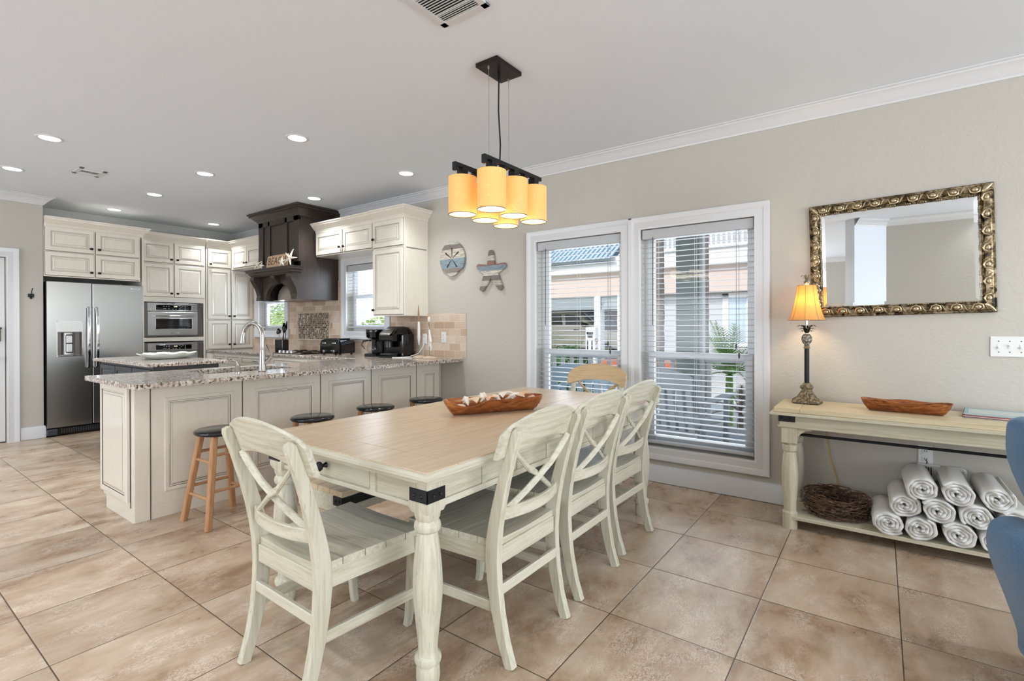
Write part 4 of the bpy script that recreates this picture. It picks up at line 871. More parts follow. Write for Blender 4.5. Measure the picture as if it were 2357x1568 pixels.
for x, y, sx, sy in ((a0, b0, -1, -1), (a1, b0, 1, -1), (a0, b1, -1, 1), (a1, b1, 1, 1)):
    g = G().lathe(LEG, 26, (x, y, 0)).box(x - .047, x + .047, y - .047, y + .047, .645, zb_, .003)
    g.add([(x + q * dx, y + q * dy, z) for q, z in ((.047, .648), (.047, .632), (.040, .612)) for dx, dy in ((-1, -1), (1, -1), (1, 1), (-1, 1))], [(i * 4 + k, i * 4 + (k + 1) % 4, i * 4 + 4 + (k + 1) % 4, i * 4 + 4 + k) for i in range(2) for k in range(4)] + [(8, 9, 10, 11)])
    L = g.obj('leg', 'antique_white_z', t); iron_bracket(L, x, y, sx, sy, .655, .70, .085, .085, .047)

# ================================================================== dining chairs
def make_chair(label, loc, rz, back='antique_white_x'):
    """faces local +y; feet at z 0"""
    t = thing('dining_chair', label, 'chair', loc, rz, 'cross-back dining chairs round the farmhouse table')
    prof = [(0, -.266, .042), (.04, -.252, .043), (.10, -.232, .046), (.20, -.210, .052), (.30, -.197, .058), (.38, -.192, .062), (.45, -.196, .062), (.52, -.207, .056), (.60, -.225, .050), (.70, -.252, .044), (.80, -.284, .040), (.875, -.312, .036)]
    def py(z):
        for i in range(len(prof) - 1):
            if prof[i][0] <= z <= prof[i + 1][0]:
                k = (z - prof[i][0]) / (prof[i + 1][0] - prof[i][0]); return prof[i][1] + k * (prof[i + 1][1] - prof[i][1])
        return prof[-1][1]
    xp = lambda z: .199 + .020 * z
    for s_ in (-1, 1):
        pts = [(s_ * xp(z), y, z) for z, y, d in prof] + [(s_ * xp(.89), -.318, .888)]
        g = G().bar(pts, .030, [d for _, _, d in prof] + [.022], (1, 0, 0), .004)
        for z in (.80, .855): g.ball((s_ * xp(z), py(z) - .0185, z), .006, 8, 5, sy=.5)
        g.obj('back_leg', 'antique_white_z', t)
    # arched top rail, bowed backwards
    n = 18; vs = []; fs = []
    for i in range(n + 1):
        u = -1 + 2 * i / n; x = .260 * u; a = 1 - u * u; yb = -.262 - .026 * a; lean = .34
        zt = .885 + .064 * a ** .85 - (.012 if i in (0, n) else 0); zl = .766 + .054 * a + (.006 if i in (0, n) else 0)
        for z, dy in ((zl + .004, -.011), (zl, 0.), (zl + .004, .011), (zt - .006, .010), (zt, 0.), (zt - .006, -.010)): vs.append((x, yb + dy - (z - .83) * lean, z))
    for i in range(n):
        for k in range(6): k2 = (k + 1) % 6; fs.append((i * 6 + k, i * 6 + k2, i * 6 + 6 + k2, i * 6 + 6 + k))
    fs += [(5, 4, 3, 2, 1, 0), tuple(n * 6 + k for k in range(6))]
    G().add(vs, fs).obj('top_rail', back, t, 40)
    # lower bowed rail
    pts = [(x, py(.56) + .002 - .040 * (1 - (x / .2) ** 2), .555) for x in [-.2 + .4 * k / 12 for k in range(13)]]
    G().bar(pts, .048, .019, (0, 0, 1), .004).obj('lumbar_rail', 'antique_white_x', t)
    # crossed slats
    for s_ in (-1, 1):
        pts = []
        for k in range(13):
            u = k / 12; z = .80 - .235 * u; x = s_ * (.185 - .355 * u + .03 * sin(pi * u) * (1 if u < .5 else .6)); bow = .026 * (1 - (x / .2) ** 2) + .006 * s_ + .004
            pts.append((x, py(z) - bow + .012, z))
        G().bar(pts, .025, .014, (.7 * s_, 0, .7), .003).obj('cross_slat', back, t)
    # seat : planks running side to side, gently dished
    g = G(); yb, yf = -.205, .235; npl = 5; dy = (yf - yb) / npl; g.box(-.205, .205, yb + .005, yf - .005, .427, .432, 0, 1)
    for k in range(npl):
        y0, y1 = yb + k * dy, yb + (k + 1) * dy - .0030
        w0 = .208 + .034 * (y0 - yb) / (yf - yb); w1 = .208 + .034 * (y1 - yb) / (yf - yb); m = 10; vs = []; fs = []
        for i in range(m + 1):
            u = -1 + 2 * i / m; dish = .010 * cos(u * pi / 2) ** 2
            for yy, ww in ((y0, w0), (y1, w1)):
                dd = dish * (1 - abs((yy - .0) / .25) ** 2 * .6)
                vs += [(u * ww, yy, .456 - dd - (0)), (u * ww, yy, .430)]
        for i in range(m):
            q = i * 4; r_ = q + 4
            fs += [(q, r_, r_ + 2, q + 2), (q + 1, q + 3, r_ + 3, r_ + 1), (q, q + 1, r_ + 1, r_), (q + 2, r_ + 2, r_ + 3, q + 3)]
        fs += [(0, 2, 3, 1), (m * 4, m * 4 + 1, m * 4 + 3, m * 4 + 2)]
        g.add(vs, fs)
    g.obj('seat', ['antique_white_x', 'carved_dark'], t, 25)
    g = G().bar([(-.185, -.205, .398), (.185, -.205, .398)], .066, .022, (0, 0, 1), .002); g.bar([(-.215, .205, .398), (.215, .205, .398)], .066, .022, (0, 0, 1), .002); g.I = [1] * len(g.F)
    for s_ in (-1, 1): g.bar([(s_ * .199, -.19, .398), (s_ * .224, .20, .398)], .066, .022, (0, 0, 1), .002)
    g.obj('seat_frame', ['antique_white_y', 'antique_white_x'], t, 0)
    for s_ in (-1, 1):
        G().bar([(s_ * .226, .212, .432), (s_ * .227, .216, .36), (s_ * .234, .242, .04), (s_ * .236, .25, 0)], [.044, .044, .030, .030], [.044, .044, .030, .030], (1, 0, 0), .004).obj('front_leg', 'antique_white_z', t)
        G().bar([(s_ * .203, -.205, .205), (s_ * .228, .225, .205)], .040, .018, (0, 0, 1), .003).obj('side_stretcher', 'antique_white_y', t)
    G().bar([(-.19, -.215, .272), (.19, -.215, .272)], .040, .018, (0, 0, 1), .003).obj('back_stretcher', 'antique_white_x', t)
    return t
ch = make_chair('antique white cross-back chair at the near end of the table, nearest the camera', (-1.726, 1.190, 0), radians(-1))
dup(ch, (-1.365, 1.69, 0), R90, 'antique white cross-back chair on the bare side, next to the near table corner')
dup(ch, (-1.385, 2.245, 0), R90 + radians(.5), 'middle one of the three white chairs on the window-right side of the table')
dup(ch, (-1.41, 2.795, 0), R90 - radians(1), 'white cross-back chair on the long side, farthest along towards the windows')
make_chair('tan-backed cross-back chair at the far table end in front of the windows', (-1.875, 3.47, 0), radians(180), 'pale_back_x')

# ================================================================== bench
t = thing('dining_bench', 'plank-topped white bench with iron straps on the peninsula side of the table', 'bench', (0, 0, 0))
bx0, bx1, by0, by1, bz = -2.49, -2.09, 1.47, 2.98, .462
g = G()
for k in range(4): g.box(bx0 + k * .1, bx0 + k * .1 + .0985, by0, by1, bz - .028, bz, .002)
g.obj('seat', 'washed_top_y', t, 0)
g = G().box(bx0 + .012, bx0 + .034, by0 + .012, by1 - .012, bz - .12, bz - .028, .002).box(bx1 - .034, bx1 - .012, by0 + .012, by1 - .012, bz - .12, bz - .028, .002).box(bx0 + .012, bx1 - .012, by0 + .01, by0 + .032, bz - .12, bz - .028, .002).box(bx0 + .012, bx1 - .012, by1 - .032, by1 - .01, bz - .12, bz - .028, .002)
g.obj('apron', 'antique_white_y', t, 0)
BL = [(r * .88, z * .52) for r, z in LEG]
for x, y, sx, sy in ((bx0 + .05, by0 + .05, -1, -1), (bx1 - .05, by0 + .05, 1, -1), (bx0 + .05, by1 - .05, -1, 1), (bx1 - .05, by1 - .05, 1, 1)):
    L = G().lathe(BL, 20, (x, y, 0)).box(x - .041, x + .041, y - .041, y + .041, .325, bz - .028, .003).obj('leg', 'antique_white_z', t); iron_bracket(L, x, y, sx, sy, .385, .430, .07, .20, .043)

# ================================================================== bar stools
def make_stool(label, loc, rz):
    t = thing('bar_stool', label, 'stool', loc, rz, 'black-topped wooden stools along the peninsula'); zt = .592
    G().lathe([(.0, zt - .030), (.135, zt - .030), (.150, zt - .026), (.157, zt - .015), (.154, zt - .005), (.145, zt - .0005), (0, zt)], 40).obj('seat', 'stool_black', t, 50)
    at = lambda sx, sy, z: (sx * (.158 - .075 * z / .56), sy * (.158 - .075 * z / .56), z)
    for sx in (-1, 1):
        for sy in (-1, 1):
            g = G().bar([at(sx, sy, 0), at(sx, sy, zt - .029)], .036, .036, (1, 0, 0), .007); g.obj('leg', 'stool_wood_z', t)
    for z, dz in ((.40, .0), (.18, 0)):
        for (a, b, zz) in (((-1, -1), (1, -1), z), ((-1, 1), (1, 1), z + .0), ((-1, -1), (-1, 1), z + .045), ((1, -1), (1, 1), z + .045)): G().cyl(at(*a, zz), at(*b, zz), .0095, n=10).obj('rung', 'stool_wood_x', t)
    return t
st = make_stool('black-topped wooden stool nearest the camera, half hidden by the near chair', (-3.505, 1.545, 0), radians(3))
dup(st, (-3.435, 2.165, 0), radians(-4), 'second black-topped stool, just above the near-left table corner')
dup(st, (-3.43, 2.745, 0), radians(5), 'third black-topped stool, between the second stool and the one by the wall')
dup(st, (-3.40, 3.30, 0), radians(0), 'black-topped stool nearest the window wall at the peninsula end')

# ================================================================== dough bowl with shells
def boat(g, L, Wd, Ht, th=.012, wav=0., notch=None, pointy=.75, n=36, m=9):
    outer = []; inner = []
    for i in range(n + 1):
        u = -1 + 2 * i / n; prof = max(0., 1 - abs(u) ** 2.6) ** pointy; a = Wd / 2 * max(prof, .04); x = u * L / 2
        rim = Ht * (.86 + .14 * u * u) + (wav * sin(u * 5)) ; dip = 0
        for j in range(m + 1):
            v = -1 + 2 * j / m; edge = abs(v)
            z = rim * edge ** 2.4
            if notch and v > .5 and notch[0] < u < notch[1]: z *= .72
            lift = rim * max(0., (abs(u) - .72) / .28) ** 1.6 * .75
            zz = max(z, lift); outer.append((x, a * v, zz)); 
    return outer
def bowl(name, label, cat, mat, loc, rz, L, Wd, Ht, dipside=0, wav=.0):
    n, m = 40, 12; vs = []; fs = []
    for layer in (0, 1):
        for i in range(n + 1):
            u = -1 + 2 * i / n; e = max(0., 1 - abs(u) ** 4.5) ** .55; x = u * L / 2 * (1 if layer == 0 else .975)
            a = Wd / 2 * max(e, .05) * (1 if layer == 0 else .90)
            for j in range(m + 1):
                v = -1 + 2 * j / m; rim = Ht * (.94 + .06 * u * u) + wav * sin(6 * u + 1.5 * v)
                if dipside and v * dipside > 0: rim -= Ht * .34 * max(0., 1 - abs((u + .62) / .36) ** 2)
                side = abs(v) ** 2.2; end = max(0., (abs(u) - .80) / .20) ** 1.3
                z = rim * max(side, end) if layer == 0 else .014 + (rim - .014) * max(abs(v) ** 3., end ** 1.2)
                vs.append((x, a * v * (.62 + .38 * max(side, .0)), z))
    K = (n + 1) * (m + 1); id_ = lambda l, i, j: l * K + i * (m + 1) + j
    for i in range(n):
        for j in range(m): fs.append((id_(0, i, j), id_(0, i, j + 1), id_(0, i + 1, j + 1), id_(0, i + 1, j))); fs.append((id_(1, i, j), id_(1, i + 1, j), id_(1, i + 1, j + 1), id_(1, i, j + 1)))
    for i in range(n):
        for j in (0, m): fs.append((id_(0, i, j), id_(0, i + 1, j), id_(1, i + 1, j), id_(1, i, j)))
    for j in range(m):
        for i in (0, n): fs.append((id_(0, i, j), id_(1, i, j), id_(1, i, j + 1), id_(0, i, j + 1)))
    o = G().add(vs, fs).obj(name, mat, smooth=60); o.location = loc; o.rotation_euler = (0, 0, rz); tag(o, label, cat); return o
bowl('dough_bowl', 'long carved wooden dough bowl full of shells on the dining table', 'bowl', 'dough_bowl', (-1.755, 2.235, TZ), radians(60), .60, .17, .086, dipside=-1)
def shell(kind, u, v, s_, z, mat, label, rz=0):
    a = radians(60); x = -1.755 + u * cos(a) - v * sin(a); y = 2.235 + u * sin(a) + v * cos(a); g = G()
    if kind == 'conch':
        prof = [(0, -1.), (.10, -.9), (.16, -.72), (.14, -.66), (.28, -.5), (.25, -.42), (.46, -.2), (.42, -.1), (.56, .1), (.50, .35), (.32, .65), (.15, .9), (.05, 1.05)]
        g.lathe([(r * s_ * .72, zz * s_) for r, zz in prof], 14, (0, 0, 0), (1, .2, .25))
        for k in range(7): aa = 2 * pi * k / 7; g.ball((.06 * s_, .40 * s_ * cos(aa), .40 * s_ * sin(aa)), .13 * s_, 6, 4)
    elif kind == 'scallop':
        n = 18; vs = [(0, -s_ * .6, 0)]; 
        for ring in (.5, 1.):
            for k in range(n + 1):
                aa = pi * (.08 + .84 * k / n); rr = s_ * ring * (1 + .05 * (k % 2)); vs.append((rr * cos(aa), rr * sin(aa) - s_ * .6 * (1 - ring), s_ * .32 * (1 - ring ** 2) + .16 * s_ + .04 * s_ * (k % 2)))
        fs = [(0, 1 + k, 2 + k) for k in range(n)] + [(1 + k, n + 2 + k, n + 3 + k, 2 + k) for k in range(n)]
        g.add(vs, fs); g.add([(p[0] * .97, p[1] * .97, p[2] - .05 * s_) for p in vs], [tuple(reversed(f)) for f in fs])
    elif kind == 'clam': g.ball((0, 0, 0), s_, 16, 8, sx=1, sy=.75, sz=.42)
    else:
        g.ball((0, 0, 0), s_ * .8, 14, 8, sx=1.1, sy=.8, sz=.75, wob=.1, seed=int(u * 999)); g.lathe([(.42 * s_, 0), (.3 * s_, .3 * s_), (.2 * s_, .34 * s_), (.18 * s_, .5 * s_), (0, .62 * s_)], 12, (s_ * .5, 0, s_ * .1), (1, 0, .4))
    o = g.obj('seashell', mat, smooth=45); o.location = (x, y, TZ + z); o.rotation_euler = (radians(12), radians(-8), rz); tag(o, label, 'seashell', 'shells in the dough bowl')
shell('clam', -.215, -.022, .034, .046, 'shell_tan', 'tan flat shell at the near tip of the dough bowl', .6)
shell('conch', -.165, .01, .048, .072, 'shell_white', 'knobbly white shell near the low tip of the bowl', 2.4)
shell('scallop', -.118, -.012, .046, .070, 'shell_tan', 'ribbed tan shell between the low-tip white shell and the tallest conch', .9)
shell('conch', -.07, .012, .054, .085, 'shell_white', 'tallest pale conch left of the bowl middle', 1.9)
shell('scallop', -.035, -.01, .044, .074, 'shell_pink', 'pinkish fan shell just before the middle of the bowl', .2)
shell('conch', .015, .0, .040, .078, 'shell_white', 'small spotted spiky shell in the bowl middle', 2.9)
shell('scallop', .065, .022, .052, .085, 'shell_white', 'tall white fan shell standing past the bowl middle', .4)
shell('conch', .105, -.004, .046, .085, 'shell_white', 'creamy angular shell beside the tall fan shell', .5)
shell('scallop', .150, -.01, .042, .078, 'shell_tan', 'pale tan scallop in front of the orange ribbed one', 3.2)
shell('scallop', .185, .010, .046, .085, 'shell_pink', 'orange ribbed scallop near the far bowl tip', .3)
shell('clam', .225, -.004, .026, .072, 'shell_pink', 'smallest pink shell at the far tip of the bowl', 1.0)

# ================================================================== pendant lamp over the table
PX, PY = -1.765, 2.295
t = thing('pendant_lamp', 'six-shade amber pendant lamp on black bars over the dining table', 'pendant lamp', (PX, PY, 0))
G().box(-.077, .077, -.117, .117, CZ - .024, CZ, .002).obj('ceiling_canopy', 'bronze', t, 0)
for y in (-.094, .094): G().cyl((0, y, 2.12), (0, y, CZ - .02), .0016, n=6).lathe([(.006, 0), (.008, .012), (.008, .02)], 10, (0, y, CZ - .043)).obj('cable', 'nickel', t)
G().tube([(0, 0, 2.12), (.006, .004, 2.3), (-.004, 0, 2.5), (0, 0, CZ - .02)], .0045, 8).cyl((0, 0, CZ - .07), (0, 0, CZ - .02), .008).obj('power_cord', 'black_plastic', t)
g = G(); z1 = 2.155
for x in (-.103, .103):
    g.box(x - .0125, x + .0125, -.27, .27, z1 - .022, z1, .001)
    for y in (-.2, 0, .2): g.box(x - .022, x + .022, y - .022, y + .022, 2.083, z1 - .022, .001)
    g.box(x - .0125, x + .0125, -.27, -.25, z1 - .045, z1 - .02, .001)
for y in (-.094, .094): g.box(-.125, .125, y - .0125, y + .0125, z1 - .044, z1 - .022, .001)
g.box(-.0125, .0125, -.12, .12, z1 - .044, z1 - .022, .001); g.obj('frame_bars', 'iron', t, 0)
for i, (x, y) in enumerate([(x, y) for x in (.103, -.103) for y in (-.2, 0, .2)]):
    z0, zt, r = 1.878, 2.083, .0775
    g = G().lathe([(r, z0), (r, zt), (r - .002, zt), (r - .002, z0), (r, z0)], 40, (x, y, 0)); s_ = g.obj('lamp_shade', 'amber_paper', t, 60); 
    g = G().lathe([(r + .0006, z0 - .0015), (r + .0006, z0 + .0015), (r - .003, z0 + .0015), (r - .003, z0 - .0015), (r + .0006, z0 - .0015)], 40, (x, y, 0)); g.obj('rim', 'bronze', s_, 0)
    G().lathe([(0, z0 + .004), (r - .003, z0 + .004), (r - .003, z0 + .006), (0, z0 + .006)], 32, (x, y, 0)).obj('diffuser', 'lamp_diffuser', s_, 0)
    lamp('pendant_bulb_light', 'POINT', (PX + x, PY + y, z0 - .03), 1.2, (1, .80, .52), shadow_soft_size=.06)

# ================================================================== ceiling lights and vents
cans = [(-5.246, 1.054, 'beside the ceiling edge crown, second from the left picture edge'), (-6.533, 1.050, 'at the far left, cut by the picture edge'), (-5.27, 2.189, 'over the kitchen island, middle of three in its row'), (-3.695, 2.205, 'nearest to the hanging amber lamp, over the peninsula'), (-3.703, 3.338, 'next to the window-wall crown, over the peninsula end'), (-6.544, 2.192, 'over the island end towards the fridge'), (-7.783, 2.172, 'right above the fridge cabinets'), (-7.754, 3.333, 'in the far corner, left of the hood'), (-5.274, 3.354, 'just right above the dark range hood')]
can0 = None
for x, y, where in cans:
    lab = 'round recessed ceiling light ' + where
    if can0 is None:
        can0 = thing('recessed_light', lab, 'ceiling light', (x, y, CZ), 0, 'recessed lights in the kitchen ceiling')
        G().lathe([(.062, -.002), (.074, -.008), (.086, -.004), (.088, -.0), (.062, 0), (.062, -.002)], 32).obj('trim_ring', 'trim_white', can0, 60); G().lathe([(0, -.004), (.066, -.004), (.066, -.001), (0, -.001)], 28).obj('lens', 'can_light', can0, 0)
    else: dup(can0, (x, y, CZ), None, lab)
    lamp('can_and_fill_spot', 'SPOT', (x, y, CZ - .02), 48, (.95, .98, 1.0), shadow_soft_size=.06, spot_size=radians(120), spot_blend=.8)
for x, y, where in [(-1.2, -.9, 'over the floor left behind the dining chairs'), (1.2, -.9, 'behind the blue wing chair'), (1.6, 1.2, 'above the blue wing chair'), (1.6, 3.0, 'right of the gilt mirror'), (-3.6, -.6, 'left behind the peninsula'), (-2.3, -.25, 'above the floor left of the near dining chair'), (-1.2, -3.0, 'near the back wall opening'), (1.6, -3.0, 'in the living room corner'), (3.6, .6, 'by the living room glass wall')]:  # fixtures and spots added out of view to brighten floor and ceiling
    dup(can0, (x, y, CZ), None, 'added unseen round ceiling light ' + where, 'added ceiling lights out of view')
    lamp('can_and_fill_spot', 'SPOT', (x, y, CZ - .02), 56 if x < -2 else 64, (.95, .98, 1.0), shadow_soft_size=.06, spot_size=radians(130), spot_blend=.8)
def vent(label, x0, x1, y0, y1, along='y'):
    t = thing('ceiling_vent', label, 'air vent', ((x0 + x1) / 2, (y0 + y1) / 2, CZ), 0, 'white ceiling air vents'); a = (x1 - x0) / 2; b = (y1 - y0) / 2
    g = G().box(-a, a, -b, -b + .035, -.008, 0, .002).box(-a, a, b - .035, b, -.008, 0, .002).box(-a, -a + .035, -b, b, -.008, 0, .002).box(a - .035, a, -b, b, -.008, 0, .002); g.obj('frame', 'trim_white', t)
    G().box(-a + .03, a - .03, -b + .03, b - .03, -.0015, -.0005).obj('duct_shadow', 'iron', t, 0)
    g = G(); iw, ih = a - .035, b - .035
    def lou(x0, x1, y0, y1, n, ax, tilt):
        for k in range(n):
            if ax == 'x':
                yy = y0 + (y1 - y0) * (k + .5) / n; w_ = (y1 - y0) / n * .42; g.add([(x0, yy - w_, -.003 - tilt), (x1, yy - w_, -.003 - tilt), (x1, yy + w_, -.003 + 0), (x0, yy + w_, -.003), (x0, yy - w_, -.0045 - tilt), (x1, yy - w_, -.0045 - tilt), (x1, yy + w_, -.0045), (x0, yy + w_, -.0045)], [(0, 1, 2, 3), (7, 6, 5, 4), (0, 4, 5, 1), (3, 2, 6, 7), (0, 3, 7, 4), (1, 5, 6, 2)])
            else:
                xx = x0 + (x1 - x0) * (k + .5) / n; w_ = (x1 - x0) / n * .42; g.add([(xx - w_, y0, -.003 - tilt), (xx - w_, y1, -.003 - tilt), (xx + w_, y1, -.003), (xx + w_, y0, -.003), (xx - w_, y0, -.0045 - tilt), (xx - w_, y1, -.0045 - tilt), (xx + w_, y1, -.0045), (xx + w_, y0, -.0045)], [(0, 1, 2, 3), (7, 6, 5, 4), (0, 4, 5, 1), (3, 2, 6, 7), (0, 3, 7, 4), (1, 5, 6, 2)])
    if along == 'y':
        lou(-iw, iw, -ih, -ih + .05, 4, 'x', .005); lou(-iw, iw, ih - .05, ih, 4, 'x', .005); lou(-iw, iw, -ih + .055, ih - .055, 9, 'x', .006)
        g.box(-iw, iw, -ih + .05, -ih + .056, -.006, -.001).box(-iw, iw, ih - .056, ih - .05, -.006, -.001)
    else:
        lou(-iw, -iw + .045, -ih, ih, 4, 'y', .003); lou(iw - .045, iw, -ih, ih, 4, 'y', .006); lou(-iw + .055, iw - .055, -ih, ih, 11, 'x', .006)
        g.box(-iw + .045, -iw + .055, -ih, ih, -.006, -.001).box(iw - .055, iw - .045, -ih, ih, -.006, -.001)
    g.obj('louvers', 'vinyl_white', t, 0)
vent('white three-way ceiling vent cut by the top picture edge, above the amber lamp', -1.74, -1.45, 1.505, 1.822, 'y')
vent('small white ceiling vent between the recessed lights at upper left', -6.22, -5.95, 1.405, 1.612, 'x')

# ================================================================== wall things
t = thing('coat_hook', 'small black coat hook on the wall between door and fridge', 'hook', (-7.70, 1.382, 1.62))
G().box(0, .008, -.026, .026, -.022, .018, .004).lathe([(.012, 0), (.010, .01), (0, .012)], 10, (.004, 0, -.03), (1, 0, 0)).obj('plate', 'iron', t)
G().tube([(.006, 0, 0), (.03, .0, .01), (.04, .0, .045), (.055, .004, .07)], .004, 7).ball((.057, .004, .073), .0065, 8, 6).tube([(.006, 0, -.01), (.03, 0, -.025), (.04, 0, -.012)], .004, 7).obj('hook', 'iron', t)
t = thing('switch_plate', 'white four-gang light switch plate on the wall under the mirror', 'light switch', (.615, WY, 1.135))
G().box(-.105, .105, -.006, 0, -.058, .058, .003).obj('cover_plate', 'plastic_white', t)
for k in range(4):
    px = -.0695 + k * .0463; up = k in (0, 2)
    o = G().box(px - .006, px + .006, -.008, -.006, -.013, .013).box(px - .0045, px + .0045, -.017, -.006, -.011 if up else 0, .0 if up else .011, .001).obj('toggle', 'vinyl_white', t, 0)
    G().cyl((px, -.0075, .031), (px, -.006, .031), .003, n=8).cyl((px, -.0075, -.031), (px, -.006, -.031), .003, n=8).obj('screw', 'dark_steel', t)
# sand dollar and starfish boards
t = thing('wall_sand_dollar', 'round sand dollar made of weathered boards on the wall above the tiles', 'wall art', (-3.663, WY - .02, 1.975))
pts = []
for k in range(48):
    a = 2 * pi * k / 48; x, z = .175 * cos(a), .186 * sin(a)
    if z < -.115: x *= .72
    pts.append((x, z))
G().prism(pts, -.008, .010, 'xz').obj('boards', 'sea_boards', t, 0)
for k, a in enumerate((90, 35, 145, 232, 308)):
    a = radians(a); g = G().bar([(cos(a) * .012, -.0085, sin(a) * .012), (cos(a) * .06, -.0085, sin(a) * .06), (cos(a) * .115, -.0085, sin(a) * .115)], [.005, .010, .016], .002, (-sin(a), 0, cos(a)), .0005); g.obj('carved_slot', 'iron', t, 0)
G().box(-.10, .10, .008, .0195, -.02, .02).obj('hanger', 'iron', t, 0)
t = thing('wall_starfish', 'starfish made of weathered boards on the wall left of the windows', 'wall art', (-3.14, WY - .02, 1.815))
tips = [(90, .205), (14, .19), (304, .235), (237, .235), (163, .19)]; pts = []
for i, (a, r) in enumerate(tips):
    a = radians(a); w_ = .032; d = Vector((cos(a), sin(a))); nrm = Vector((-d.y, d.x))
    for s_, rr in ((-1, r - .02), (-.75, r - .004), (0, r + .004), (.75, r - .004), (1, r - .02)): q = d * rr + nrm * (w_ * s_ * .8); pts.append((q.x, q.y))
    b = radians(tips[(i + 1) % 5][0]); 
    if b < a: b_ = b + (2 * pi if i == 0 else 0)
    mid = {0: 52, 1: -21, 2: 270.5, 3: 200, 4: 127}[i]; mr = {0: .085, 1: .10, 2: .07, 3: .10, 4: .085}[i]; mid = radians(mid); pts.append((mr * cos(mid), mr * sin(mid)))
order = sorted(range(5), key=lambda i: tips[i][0]); pp = []
mids = {90: (127, .075), 163: (200, .095), 237: (270.5, .075), 304: (339, .095), 14: (52, .075)}
for i in order:
    a, r = tips[i]; ar = radians(a); d = Vector((cos(ar), sin(ar))); nrm = Vector((-d.y, d.x))
    for s_, rr in ((-1, r - .035), (-.8, r - .010), (-.4, r), (.4, r), (.8, r - .010), (1, r - .035)): q = d * rr + nrm * (.031 * s_); pp.append((q.x, q.y))
    mm, mr = mids[a]; mm = radians(mm); pp.append((mr * cos(mm), mr * sin(mm)))
G().prism(pp, -.008, .010, 'xz').obj('boards', 'star_boards', t, 0); G().box(-.03, .03, .008, .0195, -.02, .02).obj('hanger', 'iron', t, 0)

# mirror
mx0, mx1, mz0, mz1 = -.382, .532, 1.322, 2.068
t = thing('wall_mirror', 'rectangular wall mirror in an ornate gilt frame above the console', 'mirror', ((mx0 + mx1) / 2, WY, (mz0 + mz1) / 2)); t.rotation_euler = (0, radians(-1.2), 0)
hx, hz = (mx1 - mx0) / 2, (mz1 - mz0) / 2; fw = .068
FP = [(0, 0), (0, .018), (-.006, .024), (-.012, .022), (-.020, .028), (-.034, .033), (-.046, .028), (-.052, .020), (-.056, .020), (-.060, .024), (-.065, .022), (-.068, .014), (-.068, 0)]
fo = G().molding([(-hx, -hz), (-hx, hz), (hx, hz), (hx, -hz)], [(o, -h - .001) for o, h in FP], plane='xz', closed=True).obj('frame', 'gilt', t, 30)
g = G(); gb = G()
def along(n, hor, s_):
    L = (hx if hor else hz) - .035
    for k in range(n):
        u = -L + 2 * L * (k + .5) / n; w_ = (hz if hor else hx) - .034
        def P(a, b, y): return (u + a, y, s_ * (w_ + b)) if hor else (s_ * (w_ + b), y, u + a)
        g.ball(P(0, 0, -.034), .016, 8, 6, sx=1 if hor else .8, sz=.8 if hor else 1, sy=.5)
        pts = [P(-.028, .012, -.030), P(-.018, -.014, -.034), P(0, -.020, -.034), P(.018, -.012, -.034), P(.024, .008, -.033), P(.010, .016, -.031)]; g.tube(pts, [.002, .005, .006, .006, .005, .002], 6)
        for q in (-1, 1): g.tube([P(.036, 0, -.030), P(.036 + q * .004, q * .010, -.033), P(.036 + q * .012, q * .018, -.028)], [.005, .005, .002], 6)
for s_ in (-1, 1): along(9, True, s_); along(7, False, s_)
for sx in (-1, 1):
    for sz in (-1, 1): g.tube([(sx * (hx - .05), -.03, sz * (hz - .05)), (sx * (hx - .03), -.036, sz * (hz - .03)), (sx * (hx - .008), -.028, sz * (hz - .008))], [.008, .010, .004], 7)
g.obj('leaf_carving', 'bead_gold', t, 50)
g = G()
for hor in (True, False):
    L = (hx if hor else hz) - fw; w_ = (hz if hor else hx) - .063; n = int(L * 2 / .0105)
    for k in range(n):
        if k % 7 in (0, 1, 2):
            u = -L + 2 * L * (k + .5) / n
            for s_ in (-1, 1): g.ball((u, -.026, s_ * w_) if hor else (s_ * w_, -.026, u), .0045, 6, 4)
g.obj('bead_trim', 'bead_gold', t)
ix, iz = hx - fw + .003, hz - fw + .003; bv = .024
vs = [(-ix, -.010, -iz), (ix, -.010, -iz), (ix, -.010, iz), (-ix, -.010, iz), (-ix + bv, -.0125, -iz + bv), (ix - bv, -.0125, -iz + bv), (ix - bv, -.0125, iz - bv), (-ix + bv, -.0125, iz - bv)]
G().add(vs, [(4, 5, 6, 7), (0, 1, 5, 4), (1, 2, 6, 5), (2, 3, 7, 6), (3, 0, 4, 7)]).box(-ix, ix, -.008, -.002, -iz, iz).obj('mirror_glass', 'mirror_glass', t, 0, fix=False)

# ================================================================== console table and what it carries
cx0, cx1, cy0, cy1, cz = -.536, 1.06, 3.49, 3.94, .752
t = thing('console_table', 'weathered cream console table under the mirror with an open bottom shelf', 'console table', (0, 0, 0))
g = G().box(cx0, cx0 + .14, cy0, cy1, cz - .028, cz, .002)
for a, b in ((cy0, cy0 + .15), (cy0 + .15, cy0 + .30), (cy0 + .30, cy1)): g.box(cx0 + .141, cx1, a + .0006, b - .0006, cz - .028, cz, .0015)
g.obj('tabletop', 'console_top_x', t, 0)
E2 = [(0, cz - .003), (.004, cz - .006), (.010, cz - .014), (.010, cz - .024), (.003, cz - .032), (.0, cz - .040), (-.02, cz - .044), (-.02, cz - .03), (0, cz - .028)]
G().molding([(cx1, cy1), (cx1, cy0), (cx0, cy0), (cx0, cy1)], [(-o, h) for o, h in E2]).obj('edge_molding', 'console_paint_x', t, 20)
